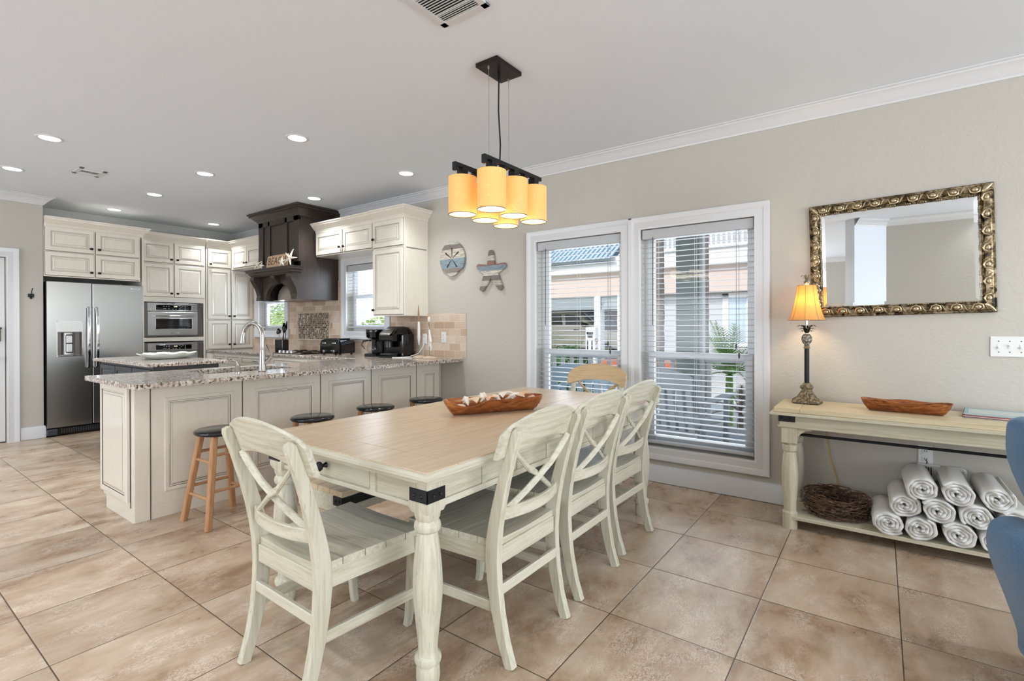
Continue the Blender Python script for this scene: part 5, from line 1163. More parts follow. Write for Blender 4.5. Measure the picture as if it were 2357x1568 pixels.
g = G().box(cx0 + .03, cx1 - .03, cy0 + .028, cy0 + .05, .634, cz - .04, .002).box(cx0 + .03, cx1 - .03, cy1 - .05, cy1 - .028, .634, cz - .04).box(cx0 + .028, cx0 + .05, cy0 + .04, cy1 - .04, .634, cz - .04).box(cx1 - .05, cx1 - .028, cy0 + .04, cy1 - .04, .634, cz - .04)
g.box(cx0 + .02, cx1 - .02, cy0 + .018, cy0 + .030, .628, .644, .003).box(cx0 + .018, cx0 + .030, cy0 + .02, cy1 - .02, .628, .644, .003); g.obj('apron', 'console_paint_x', t, 0)
CL = [(.041, 0), (.042, .004), (.042, .098), (.038, .104), (.034, .108), (.036, .16), (.041, .22), (.046, .29), (.047, .33), (.045, .38), (.039, .44), (.033, .475), (.040, .482), (.042, .495), (.042, .512), (.036, .52)]
for x in (cx0 + .08, cx1 - .08):
    for y in (cy0 + .07, cy1 - .07):
        g = G().lathe(CL, 22, (x, y, 0)).box(x - .043, x + .043, y - .043, y + .043, .53, .634, .004).lathe([(.036, .515), (.058, .532)], 4, (x, y, 0)); L = g.obj('leg', 'console_paint_z', t)
        sx = 1 if x < 0 else -1
        if y < 3.7: G().prism([(x + sx * .043, .634), (x + sx * .125, .634), (x + sx * .12, .618), (x + sx * .085, .612), (x + sx * .062, .592), (x + sx * .043, .565)], y - .03, y - .012, 'xz').obj('corner_brace', 'console_paint_x', t, 0)
g = G().box(cx0 + .024, cx0 + .026, cy0 + .02, cy0 + .09, .664, .706).box(cx0 + .024, cx0 + .115, cy0 + .022, cy0 + .026, .664, .706, .001)
for k in (.04, .085): g.ball((cx0 + k, cy0 + .022, .685), .005, 8, 5)
g.obj('iron_strap', 'iron', t)
G().cyl((cx0 + .10, 3.63, .572), (cx1 - .10, 3.63, .572), .0085, n=10).obj('iron_rod', 'iron', t)
g = G()
for a, b in ((cy0 + .03, cy0 + .14), (cy0 + .14, cy0 + .28), (cy0 + .28, cy1 - .02)): g.box(cx0 + .06, cx1 - .06, a + .0006, b - .0006, .062, .084, .002)
g.box(cx0 + .10, cx1 - .10, cy0 + .30, cy0 + .32, .02, .062); g.obj('shelf', 'console_paint_x', t, 0)

# table lamp
LX, LY = -.388, 3.80
t = thing('table_lamp', 'bronze pineapple table lamp with a glowing parchment bell shade', 'table lamp', (LX, LY, cz))
g = G()
bp = [(.074, .0), (.080, .006), (.078, .018), (.066, .028), (.050, .042), (.036, .062), (.030, .085), (.034, .095), (.040, .100), (.036, .112), (.026, .12), (.020, .13)]
vs = []; n = 32
for r, z in bp:
    for k in range(n):
        a = 2 * pi * k / n; q = 1 / max(abs(cos(a)), abs(sin(a))) ** .75; foot = (.55 + .45 * abs(sin(2 * a)) if z < .01 else 1); vs.append((r * q * cos(a), r * q * sin(a), z * (1 if z > .01 else 1) + (.008 * abs(cos(2 * a)) if z < .002 else 0)))
fs = [(i * n + k, i * n + (k + 1) % n, (i + 1) * n + (k + 1) % n, (i + 1) * n + k) for i in range(len(bp) - 1) for k in range(n)] + [tuple(range(n - 1, -1, -1)), tuple((len(bp) - 1) * n + k for k in range(n))]
g.add(vs, fs)
for k in range(16): a = 2 * pi * k / 16 + .2; g.tube([(.032 * cos(a), .032 * sin(a), .075), (.055 * cos(a), .055 * sin(a), .035), (.078 * cos(a), .078 * sin(a), .020), (.088 * cos(a), .088 * sin(a), .004)], [.003, .005, .006, .004], 6)
g.obj('base', 'verdigris', t, 40)
G().lathe([(.0145, .125), (.0145, .36), (.017, .362)], 8).obj('column', 'iron', t, 20)
g = G().lathe([(.019, .355), (.021, .362), (.015, .370), (.018, .378), (.012, .384)], 16); g.obj('collar', 'nickel', t)
G().lathe([(.010, .380), (.024, .392), (.031, .412), (.030, .430), (.022, .446), (.010, .452)], 20).obj('pineapple', 'pine', t)
def leaves(g, z, r, n, up, s_=1.):
    for k in range(n):
        a = 2 * pi * k / n + z * 9; g.bar([(.006 * cos(a), .006 * sin(a), z), (r * .45 * cos(a), r * .45 * sin(a), z + up), (r * .8 * cos(a), r * .8 * sin(a), z + up * 1.15), (r * cos(a), r * sin(a), z + up * .75)], [.006, .012 * s_, .009 * s_, .002], .0012, (-sin(a), cos(a), 0), .0004)
    return g
g = leaves(leaves(leaves(G(), .455, .040, 8, .016), .462, .052, 8, .024), .470, .060, 8, .034); g.obj('leaf_crown', 'iron', t)
G().cyl((0, 0, .45), (0, 0, .70), .0085).obj('stem', 'nickel', t)
# eight-panel bell shade
n = 32; sp = [(.108, .541), (.098, .556), (.086, .590), (.074, .64), (.064, .695), (.057, .745), (.053, .768)]; g = G(); vs = []; fs = []
def rad(r, k): a = 2 * pi * k / n; q = (k % 4) / 4; return r * (1 - .03 * sin(pi * q)), a
for r, z in sp:
    for k in range(n): rr, a = rad(r, k); vs.append((rr * cos(a), rr * sin(a), z))
for r, z in reversed(sp):
    for k in range(n): rr, a = rad(r - .0015, k); vs.append((rr * cos(a), rr * sin(a), z))
m = len(sp) * 2
fs = [(i * n + k, i * n + (k + 1) % n, ((i + 1) % m) * n + (k + 1) % n, ((i + 1) % m) * n + k) for i in range(m) for k in range(n)]
sh = g.add(vs, fs).obj('lamp_shade', 'parchment', t, 50)
g = G()
for k in range(0, 32, 4): g.tube([((r + .001) * cos(2 * pi * k / n), (r + .001) * sin(2 * pi * k / n), z) for r, z in sp], .0011, 5)
for r, z in (sp[0], sp[-1]): g.tube([((r + .0008) * cos(2 * pi * k / n), (r + .0008) * sin(2 * pi * k / n), z) for k in range(n + 1)], .0015, 5)
g.obj('shade_seams', 'birdwood', sh)
G().ball((0, 0, .66), .022, 12, 8, sz=1.3).obj('bulb', 'bulb', t)
G().lathe([(.004, .768), (.014, .775), (.018, .787), (.014, .80), (.006, .806)], 14).obj('finial_pineapple', 'pine', t); leaves(leaves(G(), .805, .024, 7, .012, .7), .808, .036, 7, .024, .7).obj('finial_leaves', 'verdigris', t)
lamp('table_lamp_light', 'POINT', (LX, LY, cz + .665), 8.0, (1, .74, .42), shadow_soft_size=.04)
tag(G().tube([(-.30, 3.945, .66), (-.285, 3.945, .50), (-.27, 3.945, .38), (-.235, 3.942, .26), (-.21, 3.935, .16), (-.20, 3.93, .10)], .0035, 6).obj('lamp_cord', 'yellow_cord'), 'yellow lamp cord hanging down the wall under the console top', 'cord')

bowl('root_bowl', 'empty carved root-wood bowl on the console beneath the mirror', 'bowl', 'root_bowl', (.115, 3.69, cz), radians(-4), .42, .13, .070, wav=.004)
for i, (mt, z0, z1, dx, dy, rz, wd, dp, lab, nm) in enumerate([('cover_dark', 0, .004, -.012, -.01, -.12, .30, .22, 'thin dark magazine at the bottom of the stack on the console', 'magazine'), ('red', .004, .012, .0, 0, -.16, .33, .23, 'lower red-covered book in the stack on the console', 'book'), ('red', .012, .019, .006, .004, -.14, .33, .225, 'upper red book, just under the white-edged one in the stack', 'book'), ('cover_blue', .019, .026, -.004, .0, -.13, .32, .23, 'pale blue and white book on top of the stack on the console', 'book')]):
    t = thing(nm, lab, nm, (.545 + dx, 3.79 + dy, cz + z0), rz, 'books stacked on the console'); h = z1 - z0
    G().box(-wd / 2, wd / 2, -dp / 2, dp / 2, 0, h * .16).box(-wd / 2, wd / 2, -dp / 2, dp / 2, h * .84, h - .0001).box(-wd / 2, -wd / 2 + .002, -dp / 2, dp / 2, 0, h - .0001).obj('cover', mt, t, 0)
    G().box(-wd / 2 + .003, wd / 2 - .003, -dp / 2 + .003, dp / 2 - .003, h * .17, h * .83).obj('pages', 'paper', t, 0)
    if i == 3: G().box(-.14, .10, -.10, .07, h - .0001, h + .0004).obj('cover_picture', 'cover_pale', t, 0)

# power outlet and adapters behind the towels
outlet((.222, WY, .467), 'white wall outlet above the rolled towels, behind the iron rod')
t = thing('power_adapter', 'white ribbed plug-in adapter under the wall outlet, behind the towels', 'adapter', (.235, WY, .375))
g = G().box(-.055, .055, -.045, 0, -.05, .045, .006)
for k in range(4): g.box(-.028 + k * .012, -.022 + k * .012, -.0465, -.044, -.045, .03, 0, 1)
g.obj('housing', ['plastic_white', 'charcoal'], t, 0); G().tube([(-.01, -.02, .045), (-.006, -.03, .055), (-.012, -.012, .065)], .003, 6).obj('cord', 'iron', t)
t = thing('junction_box', 'rounded white box on the wall right of the ribbed adapter', 'adapter', (.355, WY, .37))
G().box(-.055, .055, -.035, 0, -.06, .045, .014).obj('housing', 'plastic_white', t); G().box(-.012, .012, -.037, -.034, .018, .03).obj('slot', 'charcoal', t, 0)

# rolled towels
def towel_mesh(seed):
    rnd = random.Random(seed); g = G(); L = .37; turns = 3.7; th = .0132; pitch = .0166; r0 = .008; N = 130; ph = [1.2, 3.0, 4.4, 5.9][seed % 4]; sq = .84 + rnd.random() * .04
    A = turns * 2 * pi; ks = []
    w1, w2 = rnd.random() * 6, rnd.random() * 6
    outer = []; inner = []
    for k in range(N + 1):
        a = A * k / N; r = r0 + pitch * a / (2 * pi); wob = 1 + .045 * sin(2 * a + w1) + .04 * sin(3 * a + w2) * (1 - .7 * k / N) + .025 * sin(7.3 * a + w1)
        ro, ri = (r + th * .62) * wob, max(.002, (r - th * .62)) * wob
        outer.append((ro * cos(a + ph), ro * sin(a + ph) * sq)); inner.append((ri * cos(a + ph), ri * sin(a + ph) * sq))
    S = 7; vs = []; fs = []
    for s_ in range(S):
        u = s_ / (S - 1); e = .0 if 0 < s_ < S - 1 else 1.; y = [-L / 2, -L / 2 + .007, -L / 4, 0, L / 4, L / 2 - .007, L / 2][s_]; sc_ = 1 + .02 * sin(5 * u + seed)
        for j, (o, i_) in enumerate(zip(outer, inner)):
            yy = y + (.007 * sin(j * .7 + seed) + .004 * rnd.random()) * (1 if s_ in (0, 1, S - 2, S - 1) else .0)
            m = ((o[0] + i_[0]) / 2, (o[1] + i_[1]) / 2); k_ = .45 if e else 1.
            vs.append(((m[0] + (o[0] - m[0]) * k_) * sc_, yy, (m[1] + (o[1] - m[1]) * k_) * sc_)); vs.append(((m[0] + (i_[0] - m[0]) * k_) * sc_, yy, (m[1] + (i_[1] - m[1]) * k_) * sc_))
            if s_ in (0, S - 1): pass
    M_ = 2 * (N + 1)
    for s_ in range(S - 1):
        for j in range(N):
            a = s_ * M_ + 2 * j; b = a + M_
            fs.append((a, a + 2, b + 2, b)); fs.append((a + 1, b + 1, b + 3, a + 3))
        a = s_ * M_; b = a + M_; fs.append((a, b, b + 1, a + 1)); a += 2 * N; b += 2 * N; fs.append((a, a + 1, b + 1, b))
    for s_ in (0, S - 1):
        for j in range(N): a = s_ * M_ + 2 * j; fs.append((a, a + 1, a + 3, a + 2) if s_ == 0 else (a, a + 2, a + 3, a + 1))
    # an overlapping loose end flap along the outside
    return g.add(vs, fs)
R1, R2, R3 = .0845 + .0635, .0845 + .0635 + .108, .0845 + .0635 + .214
tw = [(.030, 0, 3.695, R1, .05, 'bottom row, leftmost beside the twig nest'), (.180, 0, 3.70, R1, -.03, 'bottom row, second from the twig nest'), (.332, 0, 3.70, R1, .02, 'bottom row, third from the twig nest'), (.484, 0, 3.70, R1, .03, 'bottom row, half behind the blue chair'), (.634, 0, 3.70, R1, 0, 'bottom row, hidden end of the pile'),
      (.103, 1, 3.72, R2, .03, 'middle row, leftmost, with its long side showing'), (.256, 1, 3.705, R2, -.02, 'middle row, second from the left'), (.408, 1, 3.705, R2, .0, 'middle row, third from the left'), (.560, 1, 3.705, R2, .02, 'middle row, rightmost, cut by the blue chair'),
      (.180, 2, 3.71, R3, .04, 'top row, left one'), (.330, 2, 3.71, R3, .0, 'top row, middle one'), (.483, 2, 3.72, R3, .02, 'top row, right one beside the blue chair')]
tm = [towel_mesh(s).obj('rolled_towel', 'terry', None, 60) for s in range(4)]
for i, (x, row, y, z, rz, lab) in enumerate(tw):
    if i < 4: o = tm[i]
    else: o = tm[i % 4].copy(); C.objects.link(o)
    o.location = (x, y, z); o.rotation_euler = (0, radians([0, 0, 0, 0, -6, 5, -4, 7, 182, 176, 4, 187][i]), rz); tag(o, 'rolled white towel on the shelf, ' + lab, 'towel', 'rolled white towels on the console shelf')

# twig nest
rnd = random.Random(5); g = G()
for k in range(640):
    a = rnd.random() * 2 * pi; r = .115 + .062 * rnd.random(); z = .010 + .125 * rnd.random(); L = .05 + .06 * rnd.random(); da = (.2 + .35 * rnd.random()) * rnd.choice((-1, 1))
    dz = (rnd.random() - .5) * .05; pts = []
    for q in range(4):
        u = q / 3 - .5; aa = a + da * u * L / .06; rr = r + (rnd.random() - .5) * .012 + .015 * abs(u); pts.append((rr * cos(aa), rr * sin(aa) * .92, max(.004, z + dz * u + (rnd.random() - .5) * .006)))
    g.tube(pts, [.0032, .004, .0036, .0022] if rnd.random() < .6 else [.0018, .0022, .002, .001], 5)
for k in range(60):
    a = rnd.random() * 2 * pi; r = .12 * sqrt(rnd.random()); g.tube([(r * cos(a), r * sin(a), .012), (r * cos(a + .5), r * sin(a + .5), .008 + .02 * rnd.random())], .0025, 5)
o = g.obj('twig_nest', 'twig', smooth=60); o.location = (-.225, 3.715, .0845); tag(o, 'round nest of brown twigs at the left end of the console shelf', 'nest')

# ================================================================== blue wing chair (only its left side is in the picture)
t = thing('wing_chair', 'blue upholstered wing chair at the right picture edge before the console', 'armchair', (.925, 2.42, 0), radians(12))
def rounded(g, outline, a0, a1, plane, r=.03, mi=0):
    """soft padded slab: outline shrunk at both faces"""
    n = len(outline); cxm = sum(p[0] for p in outline) / n; cym = sum(p[1] for p in outline) / n; P = lambda u, v, a: {'xz': (u, a, v), 'yz': (a, u, v), 'xy': (u, v, a)}[plane]
    nr = []
    for i in range(n):
        p, q, s_ = Vector(outline[i - 1]), Vector(outline[i]), Vector(outline[(i + 1) % n]); d = ((q - p).normalized() + (s_ - q).normalized()); d = Vector((-d.y, d.x)).normalized(); nr.append(d)
    area = sum(outline[i][0] * outline[(i + 1) % n][1] - outline[(i + 1) % n][0] * outline[i][1] for i in range(n)); sg = 1 if area > 0 else -1
    vs = []; K = [(1, 0), (.55, .12), (.25, .4), (.0, 1)]
    lay = [(i_, a0 + k * r) for i_, k in K] + [(i_, a1 - k * r) for i_, k in reversed(K)]
    for ins, a in lay:
        for i in range(n): q = Vector(outline[i]) + nr[i] * sg * ins * r; vs.append(P(q.x, q.y, a))
    fs = [(l * n + i, l * n + (i + 1) % n, (l + 1) * n + (i + 1) % n, (l + 1) * n + i) for l in range(len(lay) - 1) for i in range(n)]
    from mathutils.geometry import tessellate_polygon
    for l in (0, len(lay) - 1):
        tri = tessellate_polygon([[Vector(vs[l * n + i]) for i in range(n)]]); fs += [tuple(l * n + q for q in f) for f in tri]
    return g.add(vs, fs, mi)
def curve(pts, k=5):
    out = []; n = len(pts)
    for i in range(n):
        p0, p1, p2, p3 = (Vector(pts[(i + j - 1) % n]) for j in range(4))
        for q in range(k):
            u = q / k; out.append(tuple(.5 * ((2 * p1) + (p2 - p0) * u + (2 * p0 - 5 * p1 + 4 * p2 - p3) * u * u + (3 * p1 - p0 - 3 * p2 + p3) * u ** 3)))
    return out
# local frame: chair faces -y, its left-in-picture side is at -x
for s_ in (-1, 1):
    wing = curve([(.30, .42), (.33, .60), (.34, .80), (.32, .905), (.22, .925), (.10, .90), (.04, .82), (.03, .70), (.06, .60), (.02, .52), (.05, .44), (.18, .40)], 4)
    rounded(G(), wing, s_ * .405, s_ * .485, 'yz', .022) if s_ > 0 else None
    g = rounded(G(), wing, min(s_ * .405, s_ * .490), max(s_ * .405, s_ * .490), 'yz', .03); g.V = [(x_ - s_ * .09 * (1 - min(1, max(0, (z_ - .52) / .26))) ** 1.3, y_, z_) for x_, y_, z_ in g.V]; g.obj('wing', 'blue', t, 60)
    g = G(); prof = [(.0, -.34)]; arm = curve([(s_ * .39, .38), (s_ * .40, .47), (s_ * .43, .535), (s_ * .49, .555), (s_ * .545, .53), (s_ * .562, .46), (s_ * .545, .37), (s_ * .51, .26), (s_ * .475, .14), (s_ * .465, .06), (s_ * .40, .06), (s_ * .38, .20)], 4)
    rounded(g, arm, -.30, .30, 'xz', .03); g.obj('arm', 'blue', t, 60)
    for y in (-.25, .27): G().bar([(s_ * .40, y, .15), (s_ * .42, y, 0)], [.05, .03], [.05, .03], (1, 0, 0), .004).obj('leg', 'espresso_z', t)
    G().tube([(s_ * .406, y, z) for y, z in wing[4:28]], .006, 7).obj('piping', 'blue_piping', t)
rounded(G(), curve([(-.40, .42), (-.40, .80), (-.34, .94), (0, .975), (.34, .94), (.40, .80), (.40, .42), (0, .40)], 4), .24, .37, 'xz', .045).obj('backrest', 'blue', t, 60)
rounded(G(), curve([(-.37, -.30), (-.37, .24), (.37, .24), (.37, -.30), (0, -.33)], 3), .33, .47, 'xy', .04).obj('seat_cushion', 'blue', t, 60)
G().box(-.40, .40, -.29, .32, .15, .34, .02).obj('seat_frame', 'blue', t)

# ================================================================== outside
GZ = -.12
def st(o): return struct(o)
st(G().box(-40, 30, 6.6, 60, GZ - .3, GZ - .1).obj('ground_outside', 'concrete', smooth=0))
st(G().box(-9.2, 5.6, WY + .17, 6.5, GZ - .3, GZ + .06).obj('floor_porch', 'porch_grey', smooth=0))
st(G().box(-4.2, 5.6, WY + .17, 6.6, 2.85, 2.97).obj('roof_porch', 'outdoor_white', smooth=0))
st(G().box(-8.6, 5.65, -5.4, WY + .2, CZ + .09, CZ + .4).obj('roof_slab', 'outdoor_white', smooth=0))
t = thing('porch_column', 'square grey-green porch column seen through the wide dining window', 'column', (-1.88, 6.25, 0))
G().box(-.125, .125, -.125, .125, GZ + .06, 2.85).obj('shaft', 'porch_column', t, 0); G().box(-.15, .15, -.15, .15, GZ + .06, GZ + .2).box(.126, .17, -.06, .06, GZ + .06, 2.85).obj('trim_board', 'outdoor_white', t, 0)
t = thing('porch_railing', 'white porch railing with square balusters outside the dining windows', 'railing', (0, 6.30, 0))
G().box(-8, 2.5, -.03, .03, .82, .87, .004).box(-8, 2.5, -.02, .02, .0, .05).obj('rails', 'outdoor_white', t, 0)
pb = None
for k in range(44):
    x = -7.9 + k * .145
    if pb is None: pb = G().box(-.024, .024, -.018, .018, .05, .82).obj('baluster', 'outdoor_white', t, 0); pb.location = (x, 0, 0)
    else: q = pb.copy(); C.objects.link(q); q.location = (x, 0, 0)
def rocker(loc, rz, mt, label):
    t = thing('porch_rocking_chair', label, 'rocking chair', loc, rz, 'slat-back rocking chairs on the porch')
    # faces +y, back toward the house
    n = 10; top = [(-.33 + .66 * k / n, .86 + .07 * (1 - (2 * k / n - 1) ** 2)) for k in range(n + 1)]
    g = G(); R = Matrix.Rotation(radians(9), 4, 'X'); g.xf = Matrix.Translation((0, -.22, 0)) @ R
    g.prism([(-.33, .74), (.33, .74)] + list(reversed(top)), -.012, .012, 'xz'); g.box(-.33, .33, -.012, .012, .27, .345); g.obj('back_rails', mt, t, 0)
    g = G(); g.xf = Matrix.Translation((0, -.22, 0)) @ R
    for k in range(7): g.box(-.30 + k * .0925, -.30 + k * .0925 + .055, -.009, .009, .34, .745)
    g.obj('back_slats', mt, t, 0)
    g = G()
    for s_ in (-1, 1): g.bar([(s_ * .345, -.08, .05), (s_ * .345, -.18, .38), (s_ * .345, -.29, .86)], .045, .03, (1, 0, 0)).bar([(s_ * .33, .30, .05), (s_ * .33, .31, .62)], .05, .04, (1, 0, 0)).bar([(s_ * .36, -.24, .60), (s_ * .36, .38, .65)], .09, .022, (1, 0, 0)).bar([(s_ * .33, -.50, .05), (s_ * .33, -.25, .006), (s_ * .33, .1, -.005), (s_ * .33, .42, .03)], .035, .04, (1, 0, 0))
    g.obj('side_frames', mt, t, 0)
    g = G()
    for k in range(7): g.box(-.32, .32, -.20 + k * .075, -.135 + k * .075, .375, .395)
    g.box(-.32, .32, -.22, -.19, .28, .38); g.obj('seat', mt, t, 0)
rocker((-1.60, 4.98, GZ + .065), radians(-12), 'rocker_grey', 'grey slatted rocking chair on the porch right behind the wide window')
rocker((-2.62, 5.05, GZ + .065), radians(8), 'rocker_blue', 'pale blue slatted rocking chair on the porch behind the far dining chair')
t = thing('porch_side_table', 'small white side table on the porch beside the grey rocker', 'side table', (-.88, 5.45, GZ + .06))
G().box(-.2, .2, -.2, .2, .46, .50).obj('tabletop', 'outdoor_white', t, 0)
for sx in (-1, 1):
    for sy in (-1, 1): G().box(sx * .17 - .02, sx * .17 + .02, sy * .17 - .02, sy * .17 + .02, 0, .46).obj('leg', 'outdoor_white', t, 0)
G().box(-.17, .17, -.17, .17, .16, .18).obj('shelf', 'outdoor_white', t, 0)
# palm trunks
def trunk(x, y, r, h, label):
    g = G(); prof = []
    for k in range(26): z = GZ - .1 + h * k / 25; prof.append((r * (1.25 if k == 0 else 1 + .10 * (k % 2)), z))
    tag(g.lathe(prof, 14, (x, y, 0)).obj('palm_trunk', 'palm_bark_z', smooth=0), label, 'palm trunk', 'palm trunks between the porch and the street')
trunk(-3.28, 9.0, .11, 6, 'palm trunk at the left edge of the wide dining window'); trunk(-2.47, 9.0, .085, 6, 'dark slim palm trunk just right of the porch column'); trunk(-1.70, 9.1, .08, 6, 'pale palm trunk at the right edge of the wide dining window')
# foliage
def fronds(name, loc, n, L, label, mt='leaf_palm', cat='palm plant', h=.5):
    g = G(); rnd = random.Random(int(abs(loc[0]) * 100)); 
    for k in range(n):
        a = 2 * pi * k / n + rnd.random() * .4; el = radians(15 + 65 * rnd.random()); pts = []; l = L * (.7 + .4 * rnd.random())
        for q in range(7): u = q / 6; d = l * u; pts.append(Vector((cos(a) * d * cos(el), sin(a) * d * cos(el), h + d * sin(el) - .55 * l * u * u * cos(el))))
        g.tube(pts, .006, 4)
        for q in range(1, 19):
            u = q / 19; i = min(5, int(u * 6)); p = pts[i].lerp(pts[i + 1], u * 6 - i); tg = (pts[i + 1] - pts[i]).normalized(); sd = tg.cross(Vector((0, 0, 1))).normalized(); ll = .20 * sin(pi * min(1, u * .8 + .15)) * L
            for s_ in (-1, 1): e = p + sd * s_ * ll + tg * ll * .6 + Vector((0, 0, .02)); g.add([p - tg * .008, p + tg * .012, e], [(0, 1, 2)])
    g.lathe([(.05, 0), (.06, h * .5), (.05, h)], 10)
    o = g.obj(name, mt, smooth=0, fix=False); o.location = loc; tag(o, label, cat)
fronds('sago_palm', (-1.80, 7.9, GZ - .1), 34, .95, 'bright green sago palm outside the wide dining window', h=.75)
def bush(name, loc, r, n, label, mt, cat='shrub', grp=None, s_=.05):
    g = G(); rnd = random.Random(int(loc[0] * 10 + 99)); 
    for k in range(n):
        v = Vector((rnd.gauss(0, 1), rnd.gauss(0, 1), rnd.gauss(0, 1))).normalized() * (.72 + .3 * rnd.random()); p = Vector((v.x * r[0], v.y * r[1], (v.z + .85) * r[2])); 
        a = rnd.random() * 6.28; u = Vector((cos(a), sin(a), rnd.random() - .3)).normalized(); w_ = u.cross(Vector((rnd.random(), rnd.random(), 1))).normalized(); q = s_ * (.6 + .8 * rnd.random())
        g.add([p - u * q, p + w_ * q * .4, p + u * q, p - w_ * q * .4], [(0, 1, 2, 3)])
    g.ball((0, 0, r[2] * .85), 1, 12, 8, sx=r[0] * .72, sy=r[1] * .72, sz=r[2] * .72, wob=.15)
    o = g.obj(name, mt, smooth=0, fix=False); o.location = loc; tag(o, label, cat, grp)
bush('hedge', (-4.75, 8.2, GZ - .1), (.62, .35, .62), 2600, 'clipped dark green shrub in front of the parked car', 'leaf_hedge')
bush('bright_bush', (-14.4, 8.4, GZ - .1), (1.3, .9, 1.1), 3000, 'sunlit yellow-green bush outside the kitchen window under the hood', 'leaf_bright', s_=.08)
bush('bright_bush', (-10.4, 8.6, GZ - .1), (1.1, .8, .95), 2600, 'green bush low outside the kitchen window above the coffee makers', 'leaf_bright', s_=.08)
bush('tree', (-23.5, 14, GZ - .1), (2.4, 2.0, 1.5), 3500, 'tall leafy bush far behind the small kitchen window', 'leaf_tree', 'tree', None, .12)
tag(G().box(-18, -6.5, 7.5, 11.5, GZ - .12, GZ - .06).obj('lawn', 'lawn', smooth=0), 'strip of sunlit lawn behind the kitchen windows', 'lawn', kind='stuff')
fronds('small_palm', (-1.42, 6.9, GZ - .1), 12, .5, 'thin dry palm seedling behind the porch balusters', 'palm_bark_z', 'plant', .35)
# neighbour house across the drive
NY = 14.0
t = thing('neighbor_house', 'grey and tan beach house with white balcony across the driveway', 'house', (0, 0, 0))
g = G().box(-6.15, 3.5, NY, NY + .3, GZ - .1, 2.15).box(-12.5, -6.15, NY + 5, NY + 5.3, GZ - .1, 2.2); g.obj('wall', 'siding', t, 0)
G().box(-12.5, 3.5, NY - .3, NY + .3, 2.15, 2.85).obj('upper_wall_band', 'tan_siding', t, 0)
g = G().box(-12.5, 3.5, NY - .5, NY + .3, 2.85, 3.25).box(-6.95, -6.75, NY - .3, NY, GZ, 2.15).box(-6.2, -5.95, NY - .3, NY, GZ, 2.15).box(-9.9, -9.7, NY + 3, NY + 3.2, GZ, 2.2); g.obj('fascia', 'outdoor_white', t, 0)
G().box(-12.5, -6.2, NY, NY + 5, 2.05, 2.15).box(-12.5, -6.2, NY - .25, NY - .2, 1.75, 2.15).obj('carport_ceiling', 'porch_grey', t, 0)
g = G(); g.add([(-12.5, NY - .7, 3.2), (-6.2, NY - .7, 3.2), (-6.2, NY + 2.2, 5.0), (-12.5, NY + 2.2, 5.0)], [(0, 1, 2, 3)])
for k in range(40): x = -12.5 + k * .16; g.add([(x, NY - .72, 3.21), (x + .05, NY - .72, 3.25), (x + .05, NY + 2.2, 5.04), (x, NY + 2.2, 5.01)], [(0, 1, 2, 3)])
g.add([(-12.5, NY - .6, 3.1), (-6.2, NY - .6, 3.1), (-6.2, NY + 2.3, 4.9), (-12.5, NY + 2.3, 4.9)], [(3, 2, 1, 0)]); g.obj('metal_roof', 'roof_blue', t, 0, fix=False)
g = G()
for k in range(74): x = -5.9 + k * .125; g.box(x, x + .05, NY - .55, NY - .5, 3.25, 4.15)
g.box(-5.95, 3.5, NY - .58, NY - .48, 4.12, 4.2).box(-5.95, 3.5, NY - .56, NY - .5, 3.25, 3.33); o = g.obj('balcony_railing', 'outdoor_white', t, 0)
G().box(-6.1, 3.5, NY + 1.4, NY + 1.6, 3.25, 5.6).obj('upper_wall', 'siding', t, 0)
f = G().box(-3.35, -3.2, NY - .03, NY, .75, 2.1).box(-2.3, -2.15, NY - .03, NY, .75, 2.1).box(-3.35, -2.15, NY - .03, NY, 1.98, 2.12).box(-3.35, -2.15, NY - .03, NY, .7, .82).box(-2.77, -2.73, NY - .03, NY, .8, 2.0).obj('window', 'outdoor_white', t, 0); G().box(-3.2, -2.3, NY - .01, NY - .005, .8, 2.0).obj('pane', 'roof_blue', f, 0)
f = G().box(-4.35, -4.22, NY - .03, NY, .0, 2.1).obj('door_trim', 'outdoor_white', t, 0)
g = G()
for k in range(30): x = -12.3 + k * .2; g.box(x, x + .08, NY + 4.2, NY + 4.25, .95, 1.55)
g.box(-12.4, -6.3, NY + 4.18, NY + 4.27, 1.53, 1.6); g.obj('carport_railing', 'outdoor_white', t, 0)
t = thing('gate_pillar', 'white pillar with black latch and house number before the carport', 'pillar', (-6.75, 13.2, 0))
G().box(-.17, .14, -.1, .1, GZ - .1, 1.22).obj('post', 'outdoor_white', t, 0)
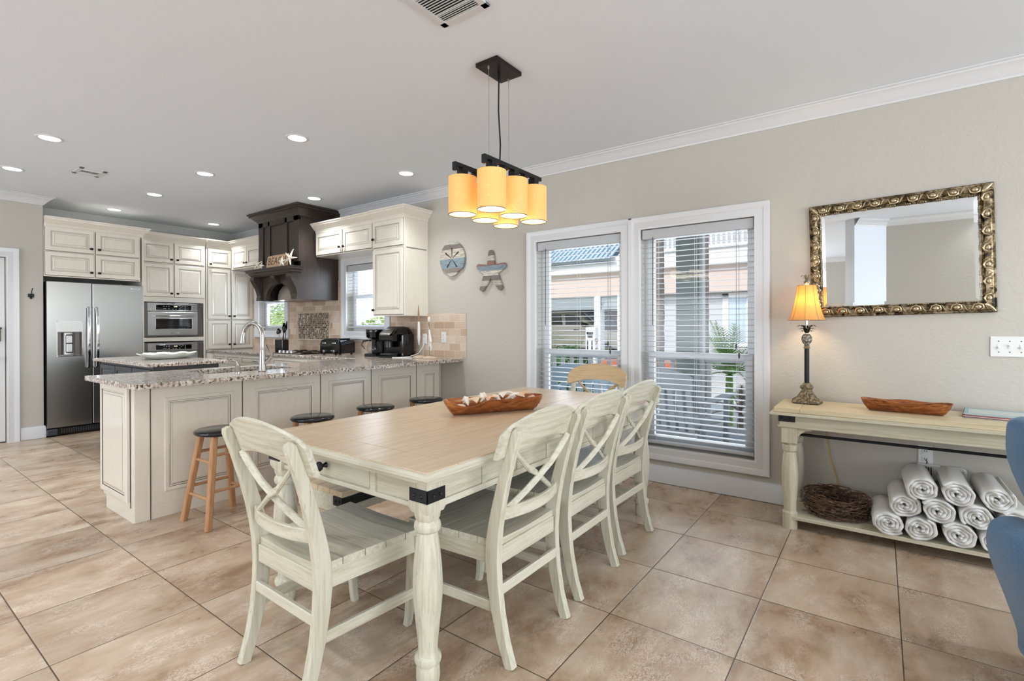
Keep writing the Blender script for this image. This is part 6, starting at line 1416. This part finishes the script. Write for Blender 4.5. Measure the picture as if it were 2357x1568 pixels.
g = G().box(-.13, .07, -.12, -.1, 1.02, 1.08).box(-.10, .05, -.12, -.1, .92, 1.0).box(-.12, -.09, -.12, -.1, .2, .86).box(.02, .05, -.12, -.1, .2, .86); g.obj('ironwork', 'iron', t, 0)
text('9', .26, 'carved_dark', t, (.17, -.102, .80), (R90, 0, 0)); text('6', .26, 'carved_dark', t, (.17, -.102, .53), (R90, 0, 0))
tag(G().box(-5.6, -3.6, 11.4, 11.8, GZ - .1, .42).obj('brick_planter', 'brick_red', smooth=0), 'low red brick planter across the drive behind the porch railing', 'planter')
# parked SUV
t = thing('parked_suv', 'silver sport utility vehicle parked under the carport opposite', 'car', (-8.95, 16.5, .12), radians(0))
bd = [(-2.3, .45), (-2.32, .95), (-2.28, 1.15), (-2.15, 1.62), (-1.9, 1.70), (.2, 1.68), (.55, 1.58), (1.15, 1.12), (1.95, 1.02), (2.25, .88), (2.32, .50), (2.2, .35), (-2.2, .35)]
rounded(G(), curve(bd, 2), -.9, .9, 'xz', .10).obj('body', 'car_silver', t, 50)
for a in ([(-2.05, 1.18), (-1.95, 1.55), (-1.28, 1.56), (-1.22, 1.18)], [(-1.08, 1.18), (-1.08, 1.56), (-.28, 1.55), (-.22, 1.18)], [(-.08, 1.18), (-.1, 1.54), (.35, 1.50), (.72, 1.18)]): rounded(G(), a, -.925, -.89, 'xz', .012).obj('side_window', 'car_window', t, 0)
G().bar([(.56, -.0, 1.60), (1.16, 0, 1.15)], 1.55, .03, (0, 1, 0)).obj('windshield', 'roof_blue', t, 0)
for x in (-1.42, 1.42):
    wl = G().lathe([(.20, 0), (.34, .02), (.36, .06), (.36, .18), (.34, .22), (.2, .24)], 22, (x, -.92, .22), (0, 1, 0)).obj('wheel', 'rubber', t); G().lathe([(.20, -.01), (.16, .0), (.05, -.02), (0, -.02)], 18, (x, -.925, .22), (0, 1, 0)).obj('hubcap', 'chrome', wl)
G().box(.62, .80, -1.08, -.92, 1.10, 1.24, .03).obj('side_mirror', 'black_plastic', t)
for x in (-.9, .25): G().box(x, x + .18, -.935, -.905, .98, 1.02, .004).obj('door_handle', 'black_plastic', t)
